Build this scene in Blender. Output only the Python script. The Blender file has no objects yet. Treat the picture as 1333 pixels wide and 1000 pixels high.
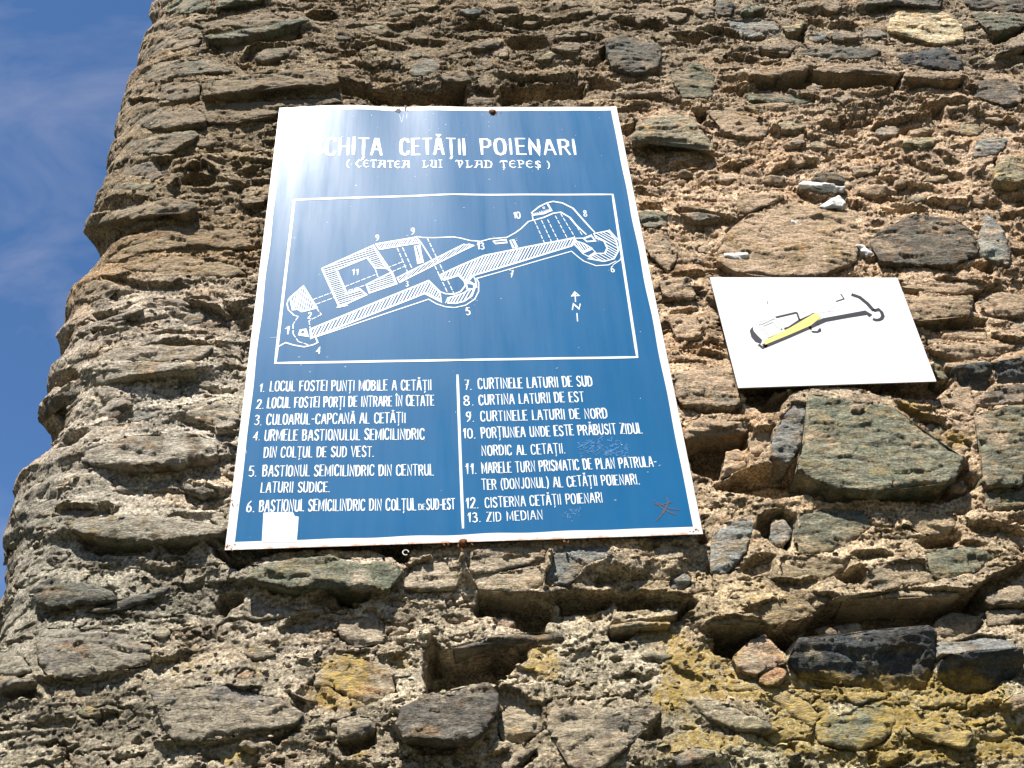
import bpy, math, random
import numpy as np

# ------------------------------------------------------------------ camera, sky, sun
scene = bpy.context.scene
COL = scene.collection
GZ = 2.73                                        # height of the big sign's lower edge above the ground
CAM = np.array([0.44382, -1.92319, GZ - 1.12986])
F_PX = 1370.7
R_A = None


def _pose():
    """Orientation of the camera from the corner positions of the rectangular 1.0 x 1.484 m sign."""
    q = np.array([[364, 141], [802, 139], [915, 695], [293, 716]], float) - np.array([666.5, 500.0])
    src = [(0, 1), (1, 1), (1, 0), (0, 0)]
    A = []
    for (x, y), (u, v) in zip(src, q):
        A.append([x, y, 1, 0, 0, 0, -u * x, -u * y, -u])
        A.append([0, 0, 0, x, y, 1, -v * x, -v * y, -v])
    H = np.linalg.svd(np.array(A))[2][-1].reshape(3, 3)
    Ki = np.linalg.inv(np.diag([F_PX, F_PX, 1.0]))
    a, b, t = Ki @ H[:, 0], Ki @ H[:, 1], Ki @ H[:, 2]
    s = 1 / np.linalg.norm(a)
    if t[2] < 0:
        s = -s
    a, b = a * s, b * s
    b = b / np.linalg.norm(b)
    return np.array([a, np.cross(b, a), b])      # rows: world x, y (into the wall), z in camera axes


RW = _pose()
cam_d = bpy.data.cameras.new('camera')
cam_d.sensor_width = 36
cam_d.lens = F_PX / 1333 * 36
cam_d.clip_end = 500
cam_d.clip_start = 0.05
cam = bpy.data.objects.new('camera', cam_d)
COL.objects.link(cam)
from mathutils import Matrix, Vector
from mathutils.geometry import delaunay_2d_cdt
rt, dn, fw = RW @ np.array([1, 0, 0.]), RW @ np.array([0, 1., 0]), RW @ np.array([0, 0, 1.])
M = Matrix(((rt[0], -dn[0], -fw[0], CAM[0]), (rt[1], -dn[1], -fw[1], CAM[1]), (rt[2], -dn[2], -fw[2], CAM[2]), (0, 0, 0, 1)))
cam.matrix_world = M
scene.camera = cam

# sun: high behind the camera's left shoulder; it is mirrored near the big sign's upper left corner
SUN_EL, SUN_AZ = math.radians(59), math.radians(-17)
SUN_DIR = np.array([math.cos(SUN_EL) * math.sin(SUN_AZ), -math.cos(SUN_EL) * math.cos(SUN_AZ), math.sin(SUN_EL)])
sun_d = bpy.data.lights.new('sun', 'SUN')
sun_d.energy = 5.0
sun_d.angle = math.radians(0.5)
sun_d.color = (1.0, 0.95, 0.88)
sun = bpy.data.objects.new('sun', sun_d)
COL.objects.link(sun)
sun.rotation_euler = Vector(SUN_DIR).to_track_quat('Z', 'Y').to_euler()
sun.location = (0, -6, 8)

world = bpy.data.worlds.new('World')
scene.world = world
world.use_nodes = True
wn, wl = world.node_tree.nodes, world.node_tree.links
wn.clear()
wo = wn.new('ShaderNodeOutputWorld')
bg = wn.new('ShaderNodeBackground')
sky = wn.new('ShaderNodeTexSky')
sky.sky_type = 'NISHITA'
sky.sun_disc = False
sky.sun_elevation = math.asin(SUN_DIR[2])
sky.sun_rotation = math.atan2(SUN_DIR[0], SUN_DIR[1])
sky.altitude = 1500
sky.air_density = 1.0
sky.dust_density = 0.4
sky.ozone_density = 3.0
SKY_STRENGTH = 0.06
bg.inputs['Strength'].default_value = SKY_STRENGTH
tc = wn.new('ShaderNodeTexCoord')
mp = wn.new('ShaderNodeMapping')
mp.inputs['Rotation'].default_value = (0.9, 0.75, 0.2)
mp.inputs['Scale'].default_value = (3.2, 8.5, 3.6)
nz = wn.new('ShaderNodeTexNoise')
nz.inputs['Scale'].default_value = 1.6
nz.inputs['Detail'].default_value = 5
nz.inputs['Roughness'].default_value = 0.55
nz.inputs['Distortion'].default_value = 0.5
rp = wn.new('ShaderNodeValToRGB')
rp.color_ramp.elements[0].position = 0.50
rp.color_ramp.elements[0].color = (0, 0, 0, 1)
rp.color_ramp.elements[1].position = 0.85
rp.color_ramp.elements[1].color = (1, 1, 1, 1)
sc = wn.new('ShaderNodeMath')
sc.operation = 'MULTIPLY'
sc.inputs[1].default_value = 0.36
mx = wn.new('ShaderNodeMixRGB')
mx.inputs['Color2'].default_value = (4.4, 4.3, 5.2, 1)
tint = wn.new('ShaderNodeMixRGB')
tint.blend_type = 'MULTIPLY'
tint.inputs['Fac'].default_value = 1
tint.inputs['Color2'].default_value = (0.84, 1.10, 1.28, 1)
wl.new(tc.outputs['Generated'], mp.inputs['Vector'])
wl.new(mp.outputs['Vector'], nz.inputs['Vector'])
wl.new(nz.outputs['Fac'], rp.inputs['Fac'])
wl.new(rp.outputs['Color'], sc.inputs[0])
wl.new(sky.outputs['Color'], tint.inputs['Color1'])
wl.new(tint.outputs['Color'], mx.inputs['Color1'])
wl.new(sc.outputs['Value'], mx.inputs['Fac'])
wl.new(mx.outputs['Color'], bg.inputs['Color'])
wl.new(bg.outputs['Background'], wo.inputs['Surface'])

scene.view_settings.view_transform = 'Standard'
scene.view_settings.look = 'None'
scene.view_settings.gamma = 1
scene.view_settings.use_curve_mapping = False
scene.view_settings.exposure = 1.26
scene.cycles.diffuse_bounces = 1

# ------------------------------------------------------------------ numeric noise
rng = np.random.default_rng(7)
random.seed(7)
_P = rng.permutation(256).astype(np.int32)
_P = np.concatenate([_P, _P, _P])
_ang = rng.random(256) * 2 * np.pi
_G2 = np.stack([np.cos(_ang), np.sin(_ang)], 1).astype(np.float32)
_g = rng.normal(size=(256, 3))
_G3 = (_g / np.linalg.norm(_g, axis=1)[:, None]).astype(np.float32)


def n2(x, y, seed=0):
    x = np.asarray(x, np.float64) + seed * 17.31
    y = np.asarray(y, np.float64) + seed * 9.77
    xi, yi = np.floor(x).astype(np.int64), np.floor(y).astype(np.int64)
    xf, yf = (x - xi).astype(np.float32), (y - yi).astype(np.float32)
    xi &= 255
    yi &= 255
    u, v = xf * xf * xf * (xf * (xf * 6 - 15) + 10), yf * yf * yf * (yf * (yf * 6 - 15) + 10)

    def g(i, j, dx, dy):
        h = _P[_P[(xi + i) & 255] + ((yi + j) & 255)]
        return _G2[h, 0] * dx + _G2[h, 1] * dy
    a = g(0, 0, xf, yf)
    b = g(1, 0, xf - 1, yf)
    c = g(0, 1, xf, yf - 1)
    d = g(1, 1, xf - 1, yf - 1)
    return ((a + u * (b - a)) + v * ((c + u * (d - c)) - (a + u * (b - a)))) * 1.4


def n3(x, y, z, seed=0):
    p = [np.asarray(q, np.float64) + seed * k for q, k in ((x, 13.7), (y, 7.9), (z, 5.3))]
    i = [np.floor(q).astype(np.int64) for q in p]
    f = [(q - k).astype(np.float32) for q, k in zip(p, i)]
    i = [k & 255 for k in i]
    w = [t * t * t * (t * (t * 6 - 15) + 10) for t in f]
    out = 0
    for a in (0, 1):
        for b in (0, 1):
            for c in (0, 1):
                h = _P[_P[_P[(i[0] + a) & 255] + ((i[1] + b) & 255)] + ((i[2] + c) & 255)]
                g = _G3[h]
                d = g[..., 0] * (f[0] - a) + g[..., 1] * (f[1] - b) + g[..., 2] * (f[2] - c)
                out = out + d * (w[0] if a else 1 - w[0]) * (w[1] if b else 1 - w[1]) * (w[2] if c else 1 - w[2])
    return out * 1.5


def fbm2(x, y, o=4, seed=0, gain=0.5):
    r, a = 0, 1.0
    for k in range(o):
        r = r + a * n2(x * 2.03 ** k, y * 2.03 ** k, seed + k)
        a *= gain
    return r


def fbm3(x, y, z, o=4, seed=0, gain=0.5):
    r, a = 0, 1.0
    for k in range(o):
        r = r + a * n3(x * 2.03 ** k, y * 2.03 ** k, z * 2.03 ** k, seed + k)
        a *= gain
    return r


def facets(x, y, seed=0):
    """Broken-rock relief: nearest-cell planes with their own height and slope."""
    xi, yi = np.floor(x), np.floor(y)
    best = np.full(np.shape(x), 9e9)
    out = np.zeros(np.shape(x))
    for a in (-1, 0, 1):
        for b in (-1, 0, 1):
            cx, cy = xi + a, yi + b
            h = _P[_P[(cx.astype(np.int64) + seed * 31) & 255] + ((cy.astype(np.int64) + seed * 7) & 255)]
            r = _G3[h]
            r2 = _G3[_P[h + 1]]
            px, py = cx + 0.5 + r[..., 0] * .45, cy + 0.5 + r[..., 1] * .45
            d = (x - px) ** 2 + (y - py) ** 2
            val = r[..., 2] * .6 + (x - px) * r2[..., 0] * .9 + (y - py) * r2[..., 1] * .9
            m = d < best
            best = np.where(m, d, best)
            out = np.where(m, val, out)
    return out


def sstep(a, b, x):
    t = np.clip((x - a) / (b - a), 0, 1)
    return t * t * (3 - 2 * t)


# ------------------------------------------------------------------ wall shape
Y0 = 0.052           # mean plane of the wall face behind the signs
RC = 0.26            # rounding of the wall's left corner


def ray(px, py):
    d = RW @ np.array([px - 666.5, py - 500.0, F_PX])
    return d / np.linalg.norm(d)


def _find_s0():
    d = ray(112, 360)[:2]
    d /= np.linalg.norm(d)
    nrm = np.array([-d[1], d[0]])                 # left of the ray
    if nrm[0] > 0:
        nrm = -nrm
    # centre (s0, Y0+RC) lies RC to the right of the tangent ray
    # (c - CAM).(-nrm) = RC
    cy = Y0 + RC - CAM[1]
    return CAM[0] + (RC - cy * (-nrm[1])) / (-nrm[0])


S0 = _find_s0()


def wall_xy(s, h):
    """Plan position of a point at arc length s along the wall face, h proud of it."""
    s = np.asarray(s, float)
    th = np.clip((S0 - s) / RC, 0, math.pi / 2)
    over = np.maximum(S0 - s - RC * math.pi / 2, 0)
    nx, ny = -np.sin(th), -np.cos(th)
    x = np.where(s >= S0, s, S0 - RC * np.sin(th)) + nx * h
    y = np.where(s >= S0, Y0, Y0 + RC - RC * np.cos(th) + over) + ny * h
    return x, y


def place(s, z, h):
    x, y = wall_xy(s, h)
    return np.stack([x, y, np.broadcast_to(z, np.shape(x))], -1)


def unproject(px, py, h=0.0):
    """Where the line of sight of a photograph point meets the wall face offset by h -> (s, z)."""
    d = ray(px, py)
    t = (Y0 - h - CAM[1]) / d[1]
    x = CAM[0] + t * d[0]
    if x >= S0:
        return x, CAM[2] + t * d[2]
    cx, cy, r = S0, Y0 + RC, RC + h
    ox, oy = CAM[0] - cx, CAM[1] - cy
    a = d[0] ** 2 + d[1] ** 2
    b = 2 * (ox * d[0] + oy * d[1])
    c = ox * ox + oy * oy - r * r
    disc = b * b - 4 * a * c
    miss = 0.0
    if disc < 0:                                  # the line of sight passes the corner: carry on round it
        miss = abs(d[0] * oy - d[1] * ox) / math.hypot(d[0], d[1]) - r
        disc = 0
    t = (-b - math.sqrt(disc)) / (2 * a)
    X, Y = CAM[0] + t * d[0] - cx, CAM[1] + t * d[1] - cy
    th = math.atan2(-X, -Y)
    return S0 - RC * max(th, 0) - miss * 1.6, CAM[2] + t * d[2]


def on_plane(px, py, y=0.0):
    d = ray(px, py)
    t = (y - CAM[1]) / d[1]
    return CAM[0] + t * d[0], CAM[2] + t * d[2]


K = 460 / 1333
TILE = {'A': (0, 0, K), 'B': (0, 320, K), 'C': (0, 655, K), 'D': (440, 655, K), 'E': (873, 655, K),
        'F': (873, 320, K), 'G': (873, 0, K), 'H': (400, 0, K), 'P': (0, 0, 1)}


def tpts(tile, pts):
    ox, oy, k = TILE[tile]
    return [(ox + x * k, oy + y * k) for x, y in pts]


# stones read off the photograph: tile, outline, height proud of the wall (cm), colour, lean (cm: + leans out at the top)
PAL = {'grey': (.215, .20, .17), 'green': (.185, .195, .15), 'ochre': (.29, .225, .135), 'brown': (.20, .155, .11),
       'dark': (.135, .13, .115), 'slate': (.085, .09, .092), 'pink': (.46, .34, .24), 'buff': (.36, .31, .21),
       'cream': (.56, .47, .32), 'blue': (.26, .27, .265), 'purple': (.225, .205, .19), 'mort': (.40, .36, .30)}
STONES = [
 ('A', [(622,0),(800,0),(790,20),(690,40),(620,35)], 3, 'green', 0),
 ('A', [(815,30),(850,8),(960,2),(1010,-10),(830,-15)], 4, 'green', 0),
 ('A', [(740,75),(900,60),(1010,40),(1080,70),(1060,95),(880,100),(770,100)], 2, 'ochre', 0),
 ('A', [(600,110),(700,80),(760,105),(760,125),(640,130),(598,130)], 2, 'grey', 0),
 ('A', [(590,150),(680,135),(760,140),(740,165),(660,180),(560,190)], 2.5, 'purple', 0),
 ('A', [(770,128),(900,118),(1000,92),(1150,62),(1165,75),(1010,112),(900,138),(790,145)], 4.2, 'green', 0),
 ('A', [(830,160),(990,150),(980,165),(920,195),(840,200)], 1.2, 'brown', 0),
 ('A', [(990,180),(1110,175),(1090,200),(1000,232),(960,215)], 3, 'grey', 0),
 ('A', [(525,265),(640,220),(740,222),(830,225),(875,260),(860,270),(700,280),(560,297),(525,298)], 3.6, 'grey', 0),
 ('A', [(505,330),(560,310),(752,306),(750,365),(640,368),(510,375)], 3.4, 'grey', 0),
 ('A', [(758,304),(1000,275),(1200,258),(1260,280),(1283,310),(1230,320),(1000,322),(940,342),(770,363)], 5.4, 'ochre', 0),
 ('A', [(600,385),(660,378),(740,380),(730,395),(640,398)], 1.5, 'grey', 0),
 ('A', [(470,450),(500,410),(600,405),(700,398),(760,420),(780,462),(640,470),(560,463),(490,470)], 3.6, 'grey', 0),
 ('A', [(700,398),(850,390),(1050,378),(1250,368),(1300,385),(1060,405),(1045,430),(900,455),(785,463),(762,420)], 2.6, 'ochre', 0),
 ('A', [(440,580),(480,540),(560,510),(740,485),(750,500),(700,540),(600,575),(470,603),(445,600)], 3.4, 'grey', 0),
 ('A', [(440,655),(445,612),(590,600),(610,655),(560,668)], 2.0, 'purple', 0),
 ('A', [(385,730),(400,695),(480,672),(590,680),(560,698),(480,703),(420,730)], 3.5, 'green', 0),
 ('A', [(385,790),(400,755),(440,738),(560,742),(500,785),(420,795)], 1.5, 'grey', 0),
 ('A', [(372,840),(374,812),(500,780),(640,742),(740,765),(735,795),(690,808),(620,778),(560,796),(480,805),(400,840)], 4.4, 'grey', 0),
 ('A', [(480,880),(620,850),(900,860),(960,935),(700,925),(430,985),(390,980),(420,920)], 1.3, 'ochre', 0),
 ('A', [(905,755),(1003,730),(1001,755),(940,764)], 3, 'ochre', 0),
 ('A', [(880,120),(1060,100),(1150,110),(1100,150),(900,160)], 0.5, 'brown', 0),
 ('B', [(258,245),(270,200),(340,150),(420,120),(440,140),(380,155),(360,190),(300,215)], 3.5, 'grey', 0),
 ('B', [(275,325),(350,262),(480,238),(545,222),(525,240),(440,262),(360,265),(335,300),(290,335)], 3.8, 'grey', 0),
 ('B', [(360,300),(450,297),(430,318),(345,333)], 2.5, 'ochre', 0),
 ('B', [(560,190),(700,200),(720,220),(600,225)], 1.5, 'mort', 0),
 ('B', [(205,510),(240,440),(330,400),(560,375),(800,372),(790,400),(740,428),(560,436),(320,432),(290,450),(245,490)], 3.0, 'ochre', 0),
 ('B', [(312,445),(560,440),(730,432),(742,463),(640,468),(540,480),(430,488),(380,500),(312,498)], 4.2, 'ochre', 0),
 ('B', [(162,608),(175,580),(290,515),(305,520),(250,550),(205,580),(175,618)], 3.2, 'dark', 0),
 ('B', [(310,565),(380,535),(480,560),(500,590),(430,640),(330,668),(265,685),(290,620)], 2.4, 'brown', 0),
 ('B', [(270,750),(280,700),(320,683),(342,715),(300,747)], 1.8, 'ochre', 0),
 ('B', [(430,620),(560,600),(620,620),(560,655),(440,670)], 1.2, 'grey', 0),
 ('B', [(300,752),(400,725),(560,715),(740,705),(810,740),(815,788),(700,812),(480,826),(410,818),(330,812),(290,790)], 4.6, 'brown', 0),
 ('B', [(205,800),(298,755),(288,792),(325,815),(280,848),(120,955),(92,955),(102,880),(150,840)], 3.8, 'grey', 0),
 ('B', [(95,990),(125,962),(270,875),(308,853),(325,868),(250,930),(170,1000)], 2.8, 'grey', 0),
 ('B', [(680,605),(860,562),(898,590),(893,675),(830,688),(710,645)], 2.0, 'mort', 0),
 ('B', [(690,895),(760,900),(830,930),(760,945),(700,925)], 2.0, 'grey', 0),
 ('B', [(380,60),(600,30),(860,60),(940,110),(700,120),(480,90)], 1.0, 'ochre', 0),
 ('B', [(60,1010),(110,1000),(200,1010),(300,985),(360,990),(300,1030),(200,1060),(80,1080)], 2.5, 'grey', 0),
 ('C', [(225,62),(480,42),(700,60),(850,82),(850,108),(700,130),(590,135),(470,140),(380,125),(300,108)], 4.2, 'ochre', 0),
 ('C', [(20,190),(35,120),(70,95),(80,130),(50,180)], 3, 'brown', 0),
 ('C', [(125,310),(200,280),(340,300),(420,330),(440,368),(330,378),(170,388),(130,370)], 2.2, 'dark', 0),
 ('C', [(330,398),(480,358),(640,312),(615,342),(490,388),(370,408)], 1.8, 'dark', 0),
 ('C', [(155,480),(350,470),(560,520),(570,600),(380,638),(250,658),(170,640),(140,560)], 2.0, 'purple', 0),
 ('C', [(0,560),(80,575),(120,640),(60,655),(0,650)], 1.5, 'grey', 0),
 ('C', [(-20,655),(60,660),(135,670),(100,686),(-20,706)], 3.4, 'grey', 0),
 ('P', [(318,752),(345,734),(397,724),(440,724),(475,727),(516,734),(523,745),(502,768),(481,764),(440,762),(418,757),(400,764),(380,766),(345,757)], 5.2, 'green', 0),
 ('C', [(918,420),(940,372),(1180,382),(1228,408),(1100,428),(960,438)], 1.8, 'grey', 0),
 ('C', [(560,705),(840,690),(1080,740),(1150,800),(1100,838),(860,868),(700,893),(650,888),(600,800)], 2.5, 'purple', 0),
 ('C', [(890,655),(940,612),(962,640),(920,665)], 1.8, 'pink', 0),
 ('C', [(1180,640),(1333,560),(1333,600),(1260,690),(1190,690)], 1.2, 'ochre', 0),
 ('C', [(1000,300),(1070,290),(1090,330),(1020,340)], 1.0, 'mort', 0),
 ('C', [(640,60),(700,40),(850,30),(850,70),(760,75)], 1.0, 'mort', 0),
 ('D', [(270,240),(370,200),(462,190),(443,320),(330,330),(252,320)], 3.2, 'grey', 0),
 ('D', [(475,185),(600,165),(790,168),(780,210),(660,240),(560,260),(498,250)], 3.8, 'grey', 0),
 ('D', [(805,180),(850,160),(1030,155),(1020,200),(920,240),(880,300),(785,300),(800,220)], 3.8, 'blue', 0),
 ('D', [(1262,280),(1300,265),(1330,290),(1300,325),(1265,310)], 1.8, 'blue', 0),
 ('D', [(500,262),(640,250),(770,225),(770,300),(700,335),(540,328)], 3.0, 'mort', 0),
 ('D', [(590,440),(620,428),(672,440),(660,470),(600,462)], 0.4, 'pink', 0),
 ('D', [(430,545),(600,497),(840,488),(855,512),(750,522),(600,508),(480,545)], 2.6, 'dark', 0),  # dark colour stands in for shade on the slab's underside
 ('D', [(230,770),(330,732),(560,682),(592,700),(612,755),(598,795),(540,868),(490,898),(250,885),(222,850)], 4.6, 'dark', 0),
 ('D', [(0,800),(100,790),(150,850),(70,878),(0,893)], 3, 'grey', 0),
 ('D', [(0,420),(130,400),(172,440),(165,525),(80,540),(0,500)], 1.4, 'grey', 0),
 ('D', [(800,765),(1000,768),(1200,772),(1215,798),(1135,870),(1080,930),(1000,1000),(880,1005),(830,900),(785,860)], 3.0, 'purple', 0),
 ('D', [(610,985),(680,935),(750,920),(745,930),(665,990),(640,1020)], 3, 'grey', 0),
 ('D', [(560,720),(640,700),(760,760),(780,850),(700,900),(620,900),(600,830),(620,770)], 1.6, 'mort', 0),
 ('D', [(1020,462),(1150,445),(1260,448),(1240,462),(1100,468),(1035,478)], 3, 'mort', 0),
 ('D', [(-20,560),(100,560),(200,600),(220,720),(100,760),(-20,700)], 0.8, 'ochre', 0),
 ('E', [(150,160),(190,90),(325,42),(308,120),(288,180),(220,258),(152,268)], 1.6, 'blue', 0),
 ('E', [(375,140),(388,65),(430,60),(460,100),(430,165)], 0.6, 'blue', 0),
 ('E', [(480,40),(560,15),(730,15),(760,80),(700,130),(600,180),(482,190),(472,120)], 2.0, 'green', 0),
 ('E', [(420,210),(600,195),(700,205),(655,245),(605,285),(410,280)], 1.6, 'ochre', 0),
 ('E', [(965,180),(1120,165),(1250,185),(1130,270),(1010,290),(965,240)], 2.6, 'green', 0),
 ('E', [(760,230),(940,220),(1000,295),(850,320),(760,345),(730,300)], 2.2, 'grey', 0),
 ('E', [(270,410),(400,352),(540,340),(620,360),(560,392),(520,428),(385,463),(345,440)], 2.6, 'ochre', 0),
 ('E', [(145,440),(240,422),(340,448),(335,458),(160,456)], 3, 'grey', 0),
 ('E', [(640,370),(850,332),(1000,342),(1110,335),(1090,352),(860,352),(700,368)], 4.0, 'mort', 0),
 ('E', [(235,585),(330,495),(370,500),(420,560),(438,600),(370,610),(320,655),(260,625)], 2.2, 'pink', 0),
 ('E', [(330,670),(380,597),(445,635),(420,680),(370,685)], 2.4, 'pink', 0),
 ('E', [(448,580),(480,522),(640,515),(860,490),(990,478),(1000,600),(980,680),(850,690),(700,672),(560,642),(500,640),(455,605)], 3.2, 'slate', 2.6),  # shade of the downward face put into dark colour and lean
 ('E', [(1008,595),(1000,522),(1190,480),(1290,490),(1298,556),(1200,578),(1080,578)], 3.4, 'blue', -2.8),  # sunlit upper face of one block, light put into its paler colour
 ('E', [(1002,650),(1012,603),(1080,586),(1200,586),(1300,566),(1328,600),(1318,640),(1180,708),(1060,690)], 3.0, 'slate', 3.6),  # lower face of that block, shade put into its dark colour
 ('E', [(1248,755),(1333,712),(1350,712),(1350,770),(1300,775)], 3.6, 'pink', 0),
 ('E', [(130,645),(330,672),(520,742),(570,800),(540,845),(400,745),(250,705),(140,690)], 1.3, 'mort', 0),
 ('E', [(40,720),(200,752),(420,850),(360,868),(200,838),(90,770)], 2.0, 'purple', 0),
 ('E', [(540,830),(700,762),(830,742),(860,800),(830,880),(700,930),(560,900)], 1.2, 'green', 0),
 ('E', [(880,842),(1000,828),(1140,860),(1110,925),(1030,902),(940,878)], 2.0, 'grey', 0),
 ('E', [(1000,440),(1060,402),(1180,440),(1150,488),(1000,503)], 1.0, 'brown', 0),
 ('E', [(1190,405),(1333,400),(1345,435),(1200,468)], 1.4, 'brown', 0),
 ('E', [(540,470),(720,452),(725,498),(600,518)], 0.4, 'brown', 0),
 ('E', [(1190,345),(1250,320),(1333,300),(1345,370),(1200,385)], 2.6, 'grey', 0),
 ('E', [(870,60),(940,30),(1080,50),(1070,105),(960,120)], 1.5, 'mort', 0),
 ('E', [(0,270),(50,255),(70,300),(30,330),(0,330)], 1.5, 'blue', 0),
 ('E', [(640,720),(800,700),(820,735),(700,755)], 1.2, 'ochre', 0),
 ('E', [(0,960),(100,925),(175,935),(120,975),(40,1000)], 2.2, 'purple', 0),
 ('F', [(12,470),(228,460),(268,598),(180,603),(32,600)], 3.4, 'grey', 0),
 ('F', [(50,688),(120,642),(200,628),(288,660),(296,695),(150,688),(62,728)], 2.6, 'mort', 0),
 ('F', [(385,720),(420,640),(470,592),(510,602),(513,680),(480,760),(450,820),(382,798)], 4.4, 'blue', 0),
 ('F', [(515,560),(600,568),(700,580),(830,600),(950,700),(1108,800),(1060,888),(950,893),(860,903),(760,928),(620,913),(520,868),(475,838),(512,720),(522,640)], 5.8, 'green', 0),
 ('F', [(1140,640),(1280,603),(1345,600),(1345,893),(1182,905),(1176,760)], 4.2, 'green', 0),
 ('F', [(1150,570),(1345,512),(1345,590),(1162,598)], 3.4, 'grey', 0),
 ('F', [(1050,470),(1200,452),(1220,508),(1180,543),(1100,520)], 2.8, 'slate', 2.4),
 ('F', [(1212,448),(1345,432),(1345,520),(1232,518)], 2.6, 'slate', 2.2),
 ('F', [(1205,440),(1232,418),(1345,392),(1345,424),(1240,438)], 4.0, 'mort', 0),
 ('F', [(880,202),(940,190),(1130,182),(1140,258),(1040,268),(910,284)], 4.6, 'ochre', 0),
 ('F', [(860,150),(1000,130),(1160,140),(1180,162),(1060,176),(940,163)], 3.2, 'mort', 0),
 ('F', [(1165,190),(1300,170),(1345,190),(1345,260),(1200,262)], 2.0, 'mort', 0),
 ('F', [(965,380),(1080,362),(1180,366),(1310,370),(1270,400),(1100,422),(1010,400)], 3.4, 'ochre', 0),
 ('F', [(955,390),(1000,402),(1100,440),(1060,500),(1010,498)], 1.4, 'green', 0),
 ('F', [(1040,440),(1110,432),(1190,428),(1200,446),(1050,462)], 3.2, 'mort', 0),
 ('F', [(960,340),(1100,318),(1200,320),(1190,355),(1080,358),(970,372)], 2.0, 'mort', 0),
 ('F', [(1060,545),(1130,532),(1158,605),(1140,640),(1020,590)], 2.8, 'mort', 0),
 ('F', [(945,690),(975,660),(1050,692),(1010,722)], 1.0, 'green', 0),
 ('F', [(1020,730),(1080,715),(1140,760),(1100,790)], 2.0, 'mort', 0),
 ('F', [(1050,900),(1100,890),(1120,915),(1060,930)], 1.8, 'pink', 0),
 ('F', [(210,770),(270,770),(290,830),(240,850),(190,870)], 1.0, 'mort', 0),
 ('F', [(300,700),(380,690),(380,740),(330,790),(295,770)], 2.0, 'mort', 0),
 ('F', [(675,600),(700,595),(728,608),(715,628),(680,620)], 6.4, 'mort', 0),
 ('F', [(1185,925),(1345,915),(1345,980),(1200,1000)], 2.2, 'green', 0),
 ('G', [(815,110),(850,30),(940,35),(1010,30),(1100,90),(1110,150),(1000,168),(900,130)], 2.4, 'cream', 0),
 ('G', [(1130,45),(1250,50),(1345,62),(1335,90),(1210,120)], 3.0, 'green', 0),
 ('G', [(1222,205),(1280,162),(1345,132),(1345,170),(1270,190)], 3.4, 'grey', 0),
 ('G', [(740,0),(860,-15),(1020,-10),(1010,28),(860,5),(745,14)], 4.0, 'dark', 0),
 ('G', [(1100,0),(1333,-20),(1345,40),(1150,35)], 2.5, 'dark', 0),
 ('G', [(92,40),(160,15),(168,60),(120,65)], 2.5, 'grey', 0),
 ('G', [(170,0),(240,5),(235,50),(180,55)], 3, 'dark', 0),
 ('G', [(262,45),(290,15),(355,20),(355,30),(300,42)], 3.4, 'green', 0),
 ('G', [(200,80),(300,70),(400,80),(415,130),(330,140),(240,120)], 1.6, 'blue', 0),
 ('G', [(420,95),(500,85),(490,112),(440,120)], 3.2, 'buff', 0),
 ('G', [(512,130),(580,122),(600,150),(540,160)], 2.4, 'blue', 0),
 ('G', [(600,130),(680,112),(712,130),(690,148),(620,150)], 3.0, 'grey', 0),
 ('G', [(720,115),(800,100),(815,125),(780,140),(730,140)], 2.0, 'blue', 0),
 ('G', [(477,190),(600,170),(800,190),(760,218),(600,222),(490,205)], 2.8, 'dark', 0),
 ('G', [(850,207),(1050,182),(1108,220),(1085,262),(960,240),(870,234)], 3.0, 'slate', 0.6),
 ('G', [(330,170),(430,155),(468,180),(440,200),(360,190)], 3.2, 'grey', 0),
 ('G', [(292,285),(400,288),(520,258),(515,240),(400,262),(300,268)], 4.4, 'mort', 0),
 ('G', [(540,262),(640,278),(780,262),(870,282),(860,262),(720,240),(560,245)], 4.4, 'mort', 0),
 ('G', [(885,288),(1100,298),(1095,280),(960,268),(880,268)], 4.0, 'mort', 0),
 ('G', [(512,330),(530,306),(575,320),(560,358),(525,355)], 1.8, 'brown', 0),
 ('G', [(610,365),(665,342),(690,370),(650,392)], 2.2, 'grey', 0),
 ('G', [(280,345),(420,352),(560,372),(480,392),(300,380)], 1.4, 'green', 0),
 ('G', [(270,400),(420,385),(480,400),(330,425)], 1.6, 'ochre', 0),
 ('P', [(822,184),(829,163),(850,152),(873,145),(893,150),(912,166),(934,197),(905,187),(873,179),(850,178)], 4.4, 'buff', 0),
 ('G', [(400,462),(460,447),(510,465),(500,488),(430,490)], 2.6, 'buff', 0),
 ('G', [(430,540),(500,502),(510,535),(460,550)], 2.6, 'grey', 0),
 ('G', [(900,488),(985,470),(1000,490),(910,512)], 0.6, 'ochre', 0),
 ('G', [(870,525),(1000,520),(990,545),(880,548)], 2.0, 'buff', 0),
 ('G', [(1060,560),(1130,532),(1125,560),(1095,585)], 0.5, 'brown', 0),
 ('G', [(1225,640),(1262,592),(1345,575),(1345,680),(1290,688),(1228,680)], 4.8, 'buff', 0),
 ('G', [(1150,545),(1180,520),(1280,520),(1250,568),(1200,588),(1140,590)], 2.0, 'blue', 0),
 ('G', [(210,880),(300,805),(440,772),(560,772),(700,812),(720,880),(700,990),(560,1035),(430,1040),(260,1030),(170,970)], 2.6, 'ochre', 0),
 ('G', [(252,775),(270,722),(420,732),(428,748),(320,788),(262,815)], 3.0, 'ochre', 0),
 ('G', [(800,870),(900,812),(1060,822),(1140,870),(1160,955),(1060,1000),(800,990),(745,900)], 3.6, 'dark', 0),
 ('G', [(1162,900),(1192,802),(1240,842),(1278,930),(1280,1000),(1175,960)], 3.2, 'blue', 0),
 ('G', [(530,680),(560,652),(640,655),(665,688),(560,690)], 2.4, 'dark', 0),
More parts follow.
